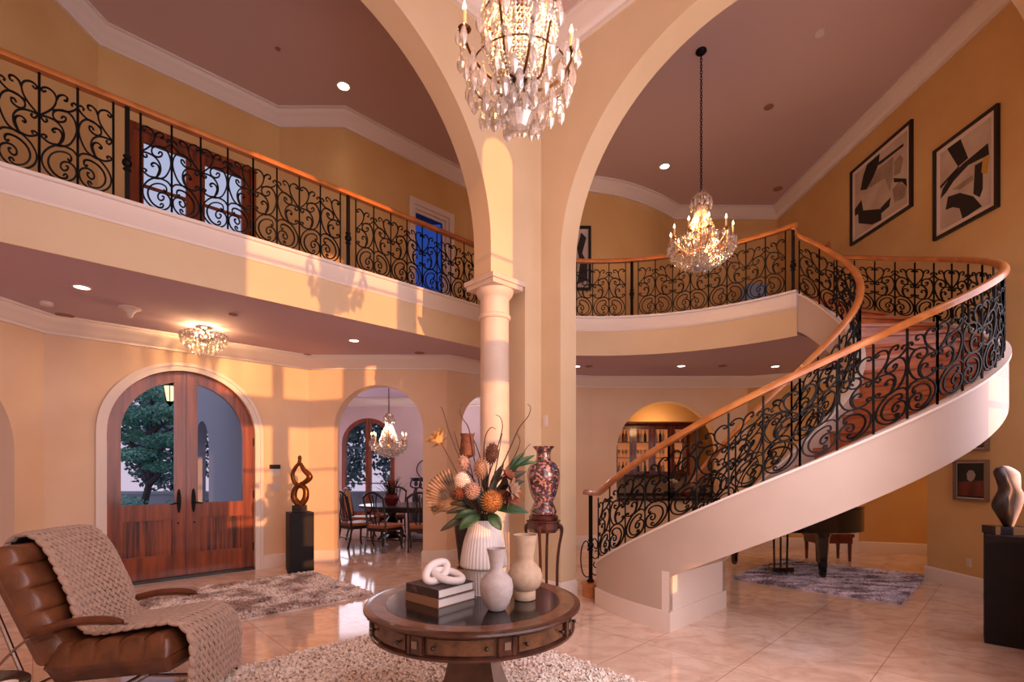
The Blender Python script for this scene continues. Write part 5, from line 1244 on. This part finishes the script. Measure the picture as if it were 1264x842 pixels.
plate_thing('wall_plate', 'tall white wall plate on the corner pier above the porcelain vase', 'wall plate', frA, .075, 2.12, .08, .14, [('plate', 'plastic', (-.035, .035, -.07, .07, .008)), ('insert', 'plastic', (-.018, .018, -.04, .04, .012))])
frO = lambda s, z, d: (RX+d, 6.23-s, z)
plate_thing('outlet', 'white power outlet low on the right wall beside the black pedestal', 'outlet', frO, 0, .36, .07, .11, [('plate', 'plastic', (-.035, .035, -.055, .055, .006)), ('socket', 'plastic', (-.016, .016, -.035, .035, .01))])

# ================================================================ DINING ROOM
TD = Vector((-2.0, 10.75))
dt = thing('dining_table', 'dark oval dining table seen through the dining room arch', 'table', (TD.x, TD.y, 0))
el = lambda rx, ry, n=48: [(rx*cos(2*pi*i/n), ry*sin(2*pi*i/n)) for i in range(n)]
b = MB(); b.slab(el(1.3, .8), .715, .76); b.build('tabletop', M['ebony'], dt, bevel=.012)
b = MB(); b.slab(el(1.05, .6), .63, .715); b.build('apron', M['ebony'], dt)
for sx_ in (-.6, .6):
    b = MB(); b.lathe([(.2, .05), (.08, .12), (.1, .3), (.14, .4), (.07, .5), (.12, .63)], (sx_, 0, 0), 16); b.build('pedestal', M['ebony'], dt)
    for k in range(4):
        a = k*pi/2+pi/4; b = MB(); b.tube(smoothpts([(sx_+.08*cos(a), .08*sin(a), .16), (sx_+.25*cos(a), .25*sin(a), .1), (sx_+.34*cos(a), .34*sin(a), .025)], 4), .026, 8); b.build('foot', M['ebony'], dt)
def dchair(label, x, y, rz, up=False):
    o = thing('dining_chair', label, 'chair', (x, y, 0), rz, 'dining chairs around the oval table'); W_, D_ = .25, .24   # faces +x
    b = MB(); b.slab([tuple(v) for v in smoothpts([(-D_, -W_*.85), (D_, -W_), (D_+.02, 0), (D_, W_), (-D_, W_*.85)], 3)], .43, .49); b.build('seat', M['seatleather'], o, bevel=.015)
    b = MB(); b.slab([(-D_, -W_*.84), (D_-.01, -W_*.98), (D_-.01, W_*.98), (-D_, W_*.84)], .37, .43); b.build('seat_rail', M['ebony'], o, smooth=0)
    for s in (-1, 1):
        b = MB(); b.tube(smoothpts([(D_-.03, s*(W_-.03), .42), (D_, s*(W_-.01), .3), (D_-.02, s*(W_-.03), .1), (D_+.01, s*(W_-.02), .0)], 4), [.028]*4+[.022]*4+[.017]*5, 8); b.build('leg', M['ebony'], o)
        b = MB(); b.tube(smoothpts([(-D_-.07, s*(W_*.84), .0), (-D_, s*(W_*.84), .3), (-D_, s*W_*.84, .5), (-D_-.05, s*(W_*.86), .8), (-D_-.1, s*(W_*.9), 1.02)], 4), .019, 8); b.build('leg', M['ebony'], o)
    b = MB(); b.tube([(D_-.03, -W_+.04, .16), (D_-.03, W_-.04, .16)], .011, 6); b.tube([(-D_-.02, -W_*.8, .2), (-D_-.02, W_*.8, .2)], .011, 6); b.build('stretcher', M['ebony'], o)
    cr = smoothpts([(-D_-.1, -W_*.9, 1.0), (-D_-.12, -W_*.5, 1.07), (-D_-.12, 0, 1.1), (-D_-.12, W_*.5, 1.07), (-D_-.1, W_*.9, 1.0)], 5)
    b = MB(); b.tube(cr, .024, 8); b.build('crest_rail', M['ebony'], o)
    if up:
        b = MB(); b.grid(lambda u, v: (-D_-.02-.09*v+.03*sin(pi*u)*-1, (u-.5)*2*W_*.86, .52+.54*v+.04*sin(pi*u)*v), 10, 10); q = b.build('back_panel', M['tapestry'], o); md = q.modifiers.new('t', 'SOLIDIFY'); md.thickness = .05; md.offset = 0
    else:
        b = MB()
        for s in (-1, 0, 1): b.tube(smoothpts([(-D_, s*.06, .5), (-D_-.04, s*.11, .66), (-D_-.07, s*.05, .84), (-D_-.11, s*.09, 1.06)], 5), .014, 6)
        b.tube([(-D_-.03, -W_*.8, .56), (-D_-.03, W_*.8, .56)], .012, 6); b.build('splat', M['ebony'], o)
    return o
dchair('tall tan upholstered dining chair at the left end of the oval table', -3.3, 10.95, 0.1, True)
dchair('dark dining chair in front of the tan upholstered one at the oval table', -3.08, 9.83, radians(48))
dchair('dark dining chair with open back in the middle of the dining arch', -2.42, 9.42, radians(66))
dchair('dark dining chair at the right side of the dining arch', -1.72, 9.4, radians(95))
dchair('dark dining chair on the far side of the oval table', -2.75, 11.5, radians(-90))
pt = thing('potted_bromeliad', 'red planter with spiky bromeliad leaves on the dining table', 'plant', (px(483, 0, 10.6).x, 10.6, .7605))
b = MB(); b.lathe([(0, 0), (.1, 0), (.14, .06), (.16, .16), (.13, .22), (.14, .25), (.12, .25), (0, .2)], seg=20, cap=False); b.build('pot', M['red'], pt)
for k in range(34):
    a = 2.4*k; el_ = .25+.9*((k*7) % 10)/10; L = .42+.2*((k*3) % 7)/7; b = MB()
    b0 = Vector((.05*cos(a), .05*sin(a), .2)); mid = b0+Vector((cos(a)*cos(el_), sin(a)*cos(el_), sin(el_)+.3))*L*.6; tp = b0+Vector((cos(a)*cos(el_)*1.1, sin(a)*cos(el_)*1.1, sin(el_)))*L
    sp = smoothpts([b0, mid, tp], 4); w_ = Vector((-sin(a), cos(a), 0))*.018; vs = []
    for i, p_ in enumerate(sp): f = 1-i/(len(sp)-.9); vs += [p_-w_*f, p_+w_*f]
    b.add(vs, [(2*i, 2*i+1, 2*i+3, 2*i+2) for i in range(len(sp)-1)]); b.build('leaf', M['leafdark'] if k % 3 else M['leaf'], pt, smooth=60, recalc=False)
for k in range(3):
    b = MB(); b.tube([(.02*k-.02, 0, .2), (.05*k-.05, 0, .42)], .008, 6); b.lathe([(.01, .4), (.03, .44), (.02, .52), (.0, .58)], (.05*k-.05, 0, 0), 8); b.build('flower_spike', M['redflower'], pt)
def statue(label, x, y, rz):
    o = thing('figure_stand', label, 'statue', (x, y, 0), rz)
    b = MB(); b.lathe([(.2, 0), (.2, .05), (.17, .08), (.16, .5), (.18, .54), (.18, .58), (0, .58)], seg=20); b.build('base', M['verdigris'], o)
    b = MB()
    b.tube(smoothpts([(-.03, 0, .58), (-.05, .01, .72), (-.03, 0, .86), (.0, 0, 1.0), (.01, 0, 1.08)], 5), [.035, .04, .045, .05, .055]*4+[.05], 10); b.tube(smoothpts([(.06, 0, .58), (.05, .02, .72), (.03, 0, .86), (.01, 0, .95)], 5), .036, 8)
    b.ball((.01, 0, 1.16), .05, 12, 8, (1, 1, 1.2)); b.tube(smoothpts([(-.05, 0, 1.06), (-.13, 0, 1.12), (-.1, 0, 1.25)], 4), .02, 8); b.tube(smoothpts([(.06, 0, 1.06), (.14, 0, 1.12), (.1, 0, 1.25)], 4), .02, 8); b.build('figure', M['verdigris'], o)
    b = MB(); b.lathe([(.05, 1.22), (.09, 1.24), (.13, 1.3), (.15, 1.31), (.0, 1.28)], seg=20); b.build('bowl', M['verdigris'], o)
x_ = px(513, 0, 12.3).x; statue('dark figural stand holding a bowl at the back of the dining room left', x_, 12.3, 0.)
x_ = px(524, 0, 11.9).x; statue('second dark figural stand at the right edge of the dining arch', x_, 11.9, .6)
rg = thing('ring_ornament', 'thin dark ring hanging on the dining room wall at the right of the arch', 'ornament', (px(526, 0, 12.95).x, 12.984, 1.52)); b = MB(); b.tube([(.25*cos(2*pi*i/40), 0, .25*sin(2*pi*i/40)) for i in range(40)], .012, 6, closed=True); b.build('ring', M['iron'], rg); b = MB(); b.ball((0, .02, .25), .02, 10, 6); b.build('hook', M['iron'], rg)
dv2 = thing('floor_vase', 'dark tall floor vase behind the fluted white vase in the passage', 'vase', (px(571, 0, 7.7).x, 7.7, 0)); b = MB(); b.lathe([(0, 0), (.07, 0), (.06, .05), (.1, .4), (.13, .65), (.08, .78), (.09, .82), (.07, .82), (0, .7)], seg=24, cap=False); b.build('body', M['ebony'], dv2); b = MB(); b.lathe([(0, -.0), (.09, 0), (.09, .02), (0, .02)], seg=24, cap=False); b.build('base', M['carvedwood'], dv2)

# ================================================================ BAR
b = MB(); b.bbox(2.11, 4.17, 10.02, 10.2, 0, .9); struct(b.build('wall_bar_counter', M['wall'], smooth=0))
ct = thing('bar_counter', 'black granite bar counter running through the arch opening', 'counter', (3.14, 10.2, .9)); b = MB(); b.bbox(-1.02, 1.02, -.32, .35, .001, .05); b.build('worktop', M['counter'], ct, bevel=.006); b = MB(); b.bbox(-1.02, 1.02, .05, .3, -.9, 0); b.build('cabinet_base', M['darkred'], ct, smooth=0)
bk_ = thing('back_counter', 'low dark wood counter under the glass cabinets behind the bar', 'counter', (3.4, 12.25, 0)); b = MB(); b.bbox(-1.4, 1.4, -.25, .3, .0, .9); b.build('base_cabinet', M['darkred'], bk_, smooth=0); b = MB(); b.bbox(-1.42, 1.42, -.28, .32, .9, .94); b.build('worktop', M['counter'], bk_, smooth=0); b = MB(); b.bbox(-1.4, 1.4, .31, .34, .94, 1.4); b.build('backsplash', M['backsplash'], bk_, smooth=0)
cbx0, cbx1 = 2.48, 4.32; CY = 12.05
cab = thing('bar_cabinet', 'dark cherry wall cabinet with glass doors and lit shelves behind the bar', 'cabinet', ((cbx0+cbx1)/2, CY, 1.38)); hw_ = (cbx1-cbx0)/2; CH = 1.2
b = MB()
b.bbox(-hw_, -hw_+.03, 0, .5, 0, CH); b.bbox(hw_-.03, hw_, 0, .5, 0, CH); b.bbox(-hw_, hw_, 0, .5, 0, .03); b.bbox(-hw_, hw_, 0, .5, CH-.03, CH); b.build('carcass', M['darkred'], cab, smooth=0)
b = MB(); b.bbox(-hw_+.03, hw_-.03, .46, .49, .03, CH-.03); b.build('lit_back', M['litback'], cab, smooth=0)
b = MB(); b.sweep([(0, 0), (-.05, .05), (-.05, .08), (0, .08)], [(-hw_, .5, CH), (-hw_, 0, CH), (hw_, 0, CH), (hw_, .5, CH)][::1]); b.bbox(-hw_, hw_, 0, .5, CH, CH+.03); b.build('cornice', M['darkred'], cab, smooth=0)
for z in (.42, .8): b = MB(); b.bbox(-hw_+.03, hw_-.03, .05, .46, z, z+.012); b.build('shelf', M['darkred'], cab, smooth=0)
nd = 4; dw = 2*hw_/nd; frc = lambda s, z, d: (s, d, z)
for k in range(nd):
    s0 = -hw_+k*dw+.004; s1 = s0+dw-.008; b = MB(); rectframe(b, s0, s1, .01, CH-.01, .08, frc, -.022, -.002); d_ = b.build('door', M['darkred'], cab, smooth=0)
    b = MB(); b.plate([(s0+.055, .065), (s1-.055, .065), (s1-.055, CH-.065), (s0+.055, CH-.065)], frc, -.014, -.01); b.build('glass_pane', M['glass'], d_, smooth=0)
    b = MB(); b.ball((s1-.03 if k % 2 == 0 else s0+.03, -.035, .5), .014, 10, 6); b.build('knob', M['brass'], d_)
# bottles and glasses on the shelves
def bottle(b): b.lathe([(0, 0), (.034, 0), (.036, .01), (.036, .17), (.02, .22), (.012, .24), (.012, .3), (0, .3)], seg=10, cap=False)
def goblet(b): b.lathe([(0, 0), (.03, 0), (.006, .01), (.005, .09), (.03, .12), (.034, .17), (.028, .2), (.026, .2), (.0, .11)], seg=10, cap=False)
protos = {}
tint = ['bottle_amber', 'bottle_clear', 'bottle_green', 'bottle_clear']
n_ = 0
for zi, z in enumerate((.03, .432, .812)):
    for k in range(nd):
        for j in range(4):
            gob = (zi == 1); key = ('goblet' if gob else 'bottle', tint[(j+zi+k) % 4] if not gob else 'bottle_clear')
            loc = ((cbx0+cbx1)/2-hw_+k*dw+.1+j*(dw-.2)/3., CY+.24+.04*((j+k) % 2), 1.38+z+.0005)
            tone = {'bottle_amber': 'amber', 'bottle_clear': 'pale', 'bottle_green': 'dark green'}[key[1]]
            lab = ('stemmed glasses on the middle shelf of the lit bar cabinet' if gob else '%s bottle on the %s shelf of the lit bar cabinet' % (tone, ('bottom', '', 'top')[zi]))
            if key not in protos:
                b = MB(); (goblet if gob else bottle)(b); q = b.build('wine_glass' if gob else 'bottle', M[key[1]], None); protos[key] = q
            else: q = protos[key].copy(); COL.objects.link(q)
            q.location = loc; tag(q, lab.replace('glasses', 'glass'), 'glass' if gob else 'bottle', lab.replace('bottle on', 'bottles on'))
fw_ = thing('flower_arrangement', 'small arrangement of white flowers in a dark vase on the bar counter', 'flowers', (px(829, 0, 10.25).x, 10.25, .9505)); b = MB(); b.lathe([(0, 0), (.05, 0), (.09, .1), (.06, .18), (.05, .18), (0, .1)], seg=16, cap=False); b.build('vase', M['ebony'], fw_)
for k in range(9):
    a = 2.4*k; r_ = .05+.05*(k % 3)/2; p_ = Vector((r_*cos(a), r_*sin(a), .3+.1*((k*5) % 4)/4)); b = MB(); b.tube([(0, 0, .12), p_], .004, 5); b.build('stem', M['leafdark'], fw_)
    b = MB(); b.ball(p_, .035, 10, 6, (1, 1, .7)); b.build('blossom', M['pwhite'], fw_)
bw = thing('bowl', 'dark red bowl on the bar counter beside the white flowers', 'bowl', (px(845, 0, 10.2).x+.06, 10.2, .9505)); b = MB(); b.lathe([(0, 0), (.05, 0), (.1, .06), (.11, .11), (.1, .11), (.06, .04), (0, .03)], seg=20, cap=False); b.build('body', M['red'], bw)

# ================================================================ UPSTAIRS AND OUTSIDE
dy = 10.2; bx = px(930, 0, dy)
bn2 = thing('ottoman', 'pale blue upholstered bench at the back of the gallery behind the curved balustrade', 'bench', (bx.x, dy, ZF+.0005)); b = MB(); b.bbox(-.2, .2, -.2, .2, .75, 1.35); b.build('cushion', M['screenblue'], bn2, bevel=.04); b = MB(); b.bbox(-.32, .32, -.25, .25, .3, .75); b.build('base', M['porcwhite'], bn2, bevel=.02)
for sx_ in (-.26, .26):
    for sy_ in (-.2, .2): b = MB(); b.lathe([(.02, 0), (.03, .3)], (sx_, sy_, 0), 8); b.build('leg', M['ebony'], bn2)
# garden
b = MB(); b.slab([(-34, 2), (-5, -6), (14, 13), (14, 34), (-34, 34)], -.4, -.16); struct(b.build('floor_garden', M['lawn'], smooth=0))
Dd = (DW1-DW0).normalized(); Dn = Vector((-Dd.y, Dd.x))
pq = lambda s, d: tuple(DW0+Dd*s+Dn*d)
b = MB(); b.slab([pq(-1.2, .26), pq(3.0, .26), pq(3.0, 6.2), pq(-1.2, 6.2)], -.155, -.02); struct(b.build('floor_porch', M['path'], smooth=0))
wall('wall_porch', DW0+Dd*2.62+Dn*.26, DW0+Dd*2.62+Dn*5.5, -.02, 3.9, [(3.7, 4.95, 2.6, 'arch')], th=-.22, m='stucco')
b = MB(); b.slab([pq(-.9, .26), pq(2.9, .26), pq(2.9, 2.4), pq(-.9, 2.4)], 3.38, 3.55); struct(b.build('ceiling_porch', M['stucco'], smooth=0))
lp_ = px(210, 487, 8.0); ln = thing('lantern', 'glowing iron porch lantern hanging outside the left door glass', 'lantern', (lp_.x, lp_.y, 3.379))
b = MB(); zb_ = lp_.z-3.379; b.tube([(0, 0, 0), (0, 0, zb_+.2)], .008, 6); b.lathe([(.01, zb_+.24), (.05, zb_+.2), (.11, zb_+.15), (.1, zb_+.14), (.01, zb_+.15)], seg=6); b.lathe([(.055, zb_-.14), (.06, zb_-.12), (.02, zb_-.18), (.0, zb_-.2)], seg=6)
for k in range(6): a = k*pi/3; b.tube([(.1*cos(a), .1*sin(a), zb_+.14), (.055*cos(a), .055*sin(a), zb_-.13)], .006, 5)
b.build('frame', M['iron'], ln); b = MB(); b.lathe([(.045, zb_-.1), (.085, zb_+.13)], seg=12, cap=False); b.build('glass_shade', emit('lantern_glow', (255, 226, 180), 2.2), ln)
def tree(name, label, x, y, pads, m, nleaf, ls, trunk=None, seed=3, cat='tree'):
    r = random.Random(seed); o = thing(name, label, cat, (x, y, -.16)); vs = []; fs = []
    for (px_, py_, pz, rx, ry, rz) in pads:
        n = int(nleaf*rx*ry)
        for i in range(n):
            z = r.uniform(-1, 1); t = r.uniform(0, 2*pi); q = sqrt(1-z*z); rr = r.uniform(.6, 1.05)
            c = Vector((px_+rx*q*cos(t)*rr, py_+ry*q*sin(t)*rr, pz+rz*z*rr)); u = Vector((r.gauss(0, 1), r.gauss(0, 1), r.gauss(0, 1))).normalized(); w_ = u.orthogonal().normalized(); u *= ls*r.uniform(.6, 1.3); w_ *= ls*.5
            k = len(vs); vs += [c-u, c+w_, c+u, c-w_]; fs.append((k, k+1, k+2, k+3))
    b = MB(); b.v = [tuple(v) for v in vs]; b.f = fs; b.m = [0]*len(fs); b.build('crown', m, o, smooth=0, recalc=False)
    if trunk:
        b = MB()
        for path in trunk: sp = smoothpts(path, 4); n = len(sp); b.tube(sp, [.1-.06*i/n for i in range(n)], 7)
        b.build('trunk', M['bark'], o)
    return o
tree('pruned_tree', 'cloud pruned teal green tree outside the left glass of the entrance door', -9.75, 13.3, [(-.1, 0, 3.1, .72, .6, .3), (.4, .1, 2.45, .6, .5, .22), (-.15, -.1, 2.05, .6, .5, .2), (.35, 0, 1.75, .45, .4, .16), (.1, .1, 3.8, .75, .6, .3), (-.65, .1, 2.6, .45, .4, .2), (.6, .1, 3.3, .5, .4, .2)], M['foliage'], 3600, .05,
     [[(-.3, .1, 0), (-.2, .1, .7), (.05, 0, 1.5), (.05, 0, 2.3), (-.05, .1, 3.1), (.1, .1, 3.8)], [(.0, 0, 1.4), (-.4, .1, 2.1), (-.65, .1, 2.55)], [(.05, 0, 1.9), (.3, -.05, 2.1), (.4, .1, 2.4)], [(.0, 0, 2.6), (.4, .05, 3.0), (.6, .1, 3.25)], [(.03, 0, 1.3), (.25, 0, 1.5), (.35, 0, 1.7)]], 5)
specs = [(-15.6, 16.6, 'dark tree far left beyond the entrance door glass'), (-12.8, 18.6, 'dark tree behind the pruned tree'), (-18.6, 20.4, 'dark tree at the far back of the garden'), (-9.6, 19.2, 'dark tree beyond the porch wall arch'), (-6.4, 17.4, 'dark tree outside the left half of the dining window'), (-3.5, 17.6, 'dark tree outside the right half of the dining window')]
for k, (x, y, lab) in enumerate(specs):
    tree('garden_tree', lab, x, y, [(0, 0, 2.2, 1.5, 1.2, 1.4), (.5, .2, 3.9, 1.4, 1.2, 1.3), (-.6, .3, 3.4, 1.2, 1., 1.2), (.1, 0, 5.3, 1.1, 1., 1.0)], M['foliagehaze'] if k % 3 else M['foliage'], 1100, .11, [[(0, 0, 0), (.05, .05, 1.2), (.1, 0, 3.)]], 11+k)
for k, (x, y, lab) in enumerate([(-9.35, 12.0, 'low green shrub in the middle at the foot of the left door glass'), (-8.1, 12.4, 'low green shrub nearest the porch wall outside the door'), (-10.7, 12.1, 'low green shrub left of the pruned tree')]):
    tree('shrub', lab, x, y, [(0, 0, .58, .62, .5, .45)], M['foliage'], 2600, .05, None, 40+k, 'shrub')
b = MB(); b.slab([(-17, 14.6), (-2, 14.6), (-2, 14.9), (-17, 14.9)], -.16, .78); b.slab([(-17, 14.55), (-2, 14.55), (-2, 14.95), (-17, 14.95)], .78, .86); gw = b.build('garden_wall', M['stucco'], None, smooth=0); tag(gw, 'low pale garden wall outside the dining window', 'wall')

# ================================================================ LIGHT, WORLD, CAMERA
def lamp(kind, name, loc, energy, col, **kw):
    l = bpy.data.lights.new(name, kind); l.energy = energy; l.color = col
    for k, v in kw.items(): setattr(l, k, v)
    o = bpy.data.objects.new(name, l); COL.objects.link(o); o.location = loc; return o
WARM = (1., .56, .24)
sd = Vector((B.x+SB*A.x, B.y+SB*A.y, -SE)).normalized()
s = lamp('SUN', 'low_sun', (4, -4, 6), 5.6, (1., .39, .13), angle=radians(.5)); s.rotation_euler = sd.to_track_quat('-Z', 'Y').to_euler()
def area(name, loc, d, sx_, sy_, e, col):
    o = lamp('AREA', name, loc, e, col, shape='RECTANGLE', size=sx_, size_y=sy_); o.rotation_euler = Vector(d).to_track_quat('-Z', 'Y').to_euler(); return o
area('window_daylight', ab(-2.3, -4.38, 3.1), (B.x, B.y, 0), 4.4, 4.8, 290, (1., .85, .90))
area('stair_window_daylight', ab(2.05, -4.45, 3.0), (B.x, B.y, .0), 1.6, 3.0, 58, (1., .88, 1.))
lamp('POINT', 'main_chandelier_glow', MC+Vector((0, 0, .12)), 52, WARM, shadow_soft_size=.12)
lamp('POINT', 'stair_chandelier_glow', SC_L+Vector((0, 0, .2)), 150, (1., .5, .18), shadow_soft_size=.12)
lamp('POINT', 'dining_chandelier_glow', (DC.x, 10.5, 2.34), 60, (1., .72, .64), shadow_soft_size=.12)
area('dining_window_daylight', (-4.2, 12.85, 1.7), (0.25, -1, 0), 1.2, 2.2, 36, (.92, .86, 1.))
lamp('POINT', 'dining_fill', (-1.2, 11.6, 3.1), 55, (1., .84, .88), shadow_soft_size=.15)  # added fill light, no downlight stands here
lamp('POINT', 'flush_light_glow', (fm.x, fm.y, ZS-.1), 55, WARM, shadow_soft_size=.03)
lamp('POINT', 'bar_glow', (3.2, 10.9, 2.5), 26, (1., .55, .25), shadow_soft_size=.1)
lamp('POINT', 'nook_fill', (7.0, 7.4, 3.0), 60, (1., .55, .22), shadow_soft_size=.1)  # added to light the nook, no fixture there
lamp('POINT', 'left_room_fill', (-6.9, 4.4, 2.6), 1.5, (1., .8, .76), shadow_soft_size=.2)  # added faint light for the left room, no fixture there
lamp('POINT', 'passage_fill', (.6, 10.6, 2.8), 16, (1., .78, .7), shadow_soft_size=.2)  # added light behind the passage arch, no fixture there
for p in DL:
    o = lamp('SPOT', 'downlight_beam', p+Vector((0, 0, -.03)), 16, (1., .7, .45), spot_size=radians(110), spot_blend=.9, shadow_soft_size=.05)
w = bpy.data.worlds.new('World'); SC.world = w; w.use_nodes = True; nt = w.node_tree; bg = nt.nodes['Background']
tc = nt.nodes.new('ShaderNodeTexCoord'); sp = nt.nodes.new('ShaderNodeSeparateXYZ'); cr = nt.nodes.new('ShaderNodeValToRGB')
nt.links.new(tc.outputs['Generated'], sp.inputs[0]); nt.links.new(sp.outputs['Z'], cr.inputs[0])
e = cr.color_ramp.elements; e[0].position = 0.; e[0].color = (*lin((226, 206, 226)), 1); e[1].position = .6; e[1].color = (*lin((176, 188, 220)), 1)
nt.links.new(cr.outputs[0], bg.inputs['Color']); bg.inputs['Strength'].default_value = 1.5

cam = bpy.data.cameras.new('Camera'); co = bpy.data.objects.new('Camera', cam); COL.objects.link(co)
co.location = (0, 0, EH); co.rotation_euler = (pi/2, 0, 0); cam.sensor_width = 36; cam.sensor_fit = 'HORIZONTAL'; cam.lens = 36*F/1264; cam.shift_y = (HY-421)/1264.; cam.clip_start = .02; cam.clip_end = 200
SC.camera = co
SC.view_settings.view_transform = 'Standard'; SC.view_settings.look = 'None'; SC.view_settings.gamma = 1; SC.view_settings.use_curve_mapping = False; SC.view_settings.exposure = -.6
cy = SC.cycles; cy.max_bounces = 8; cy.diffuse_bounces = 4; cy.glossy_bounces = 4; cy.transmission_bounces = 4; cy.transparent_max_bounces = 32; cy.sample_clamp_indirect = 4.; cy.caustics_reflective = False; cy.caustics_refractive = False; cy.use_denoising = True
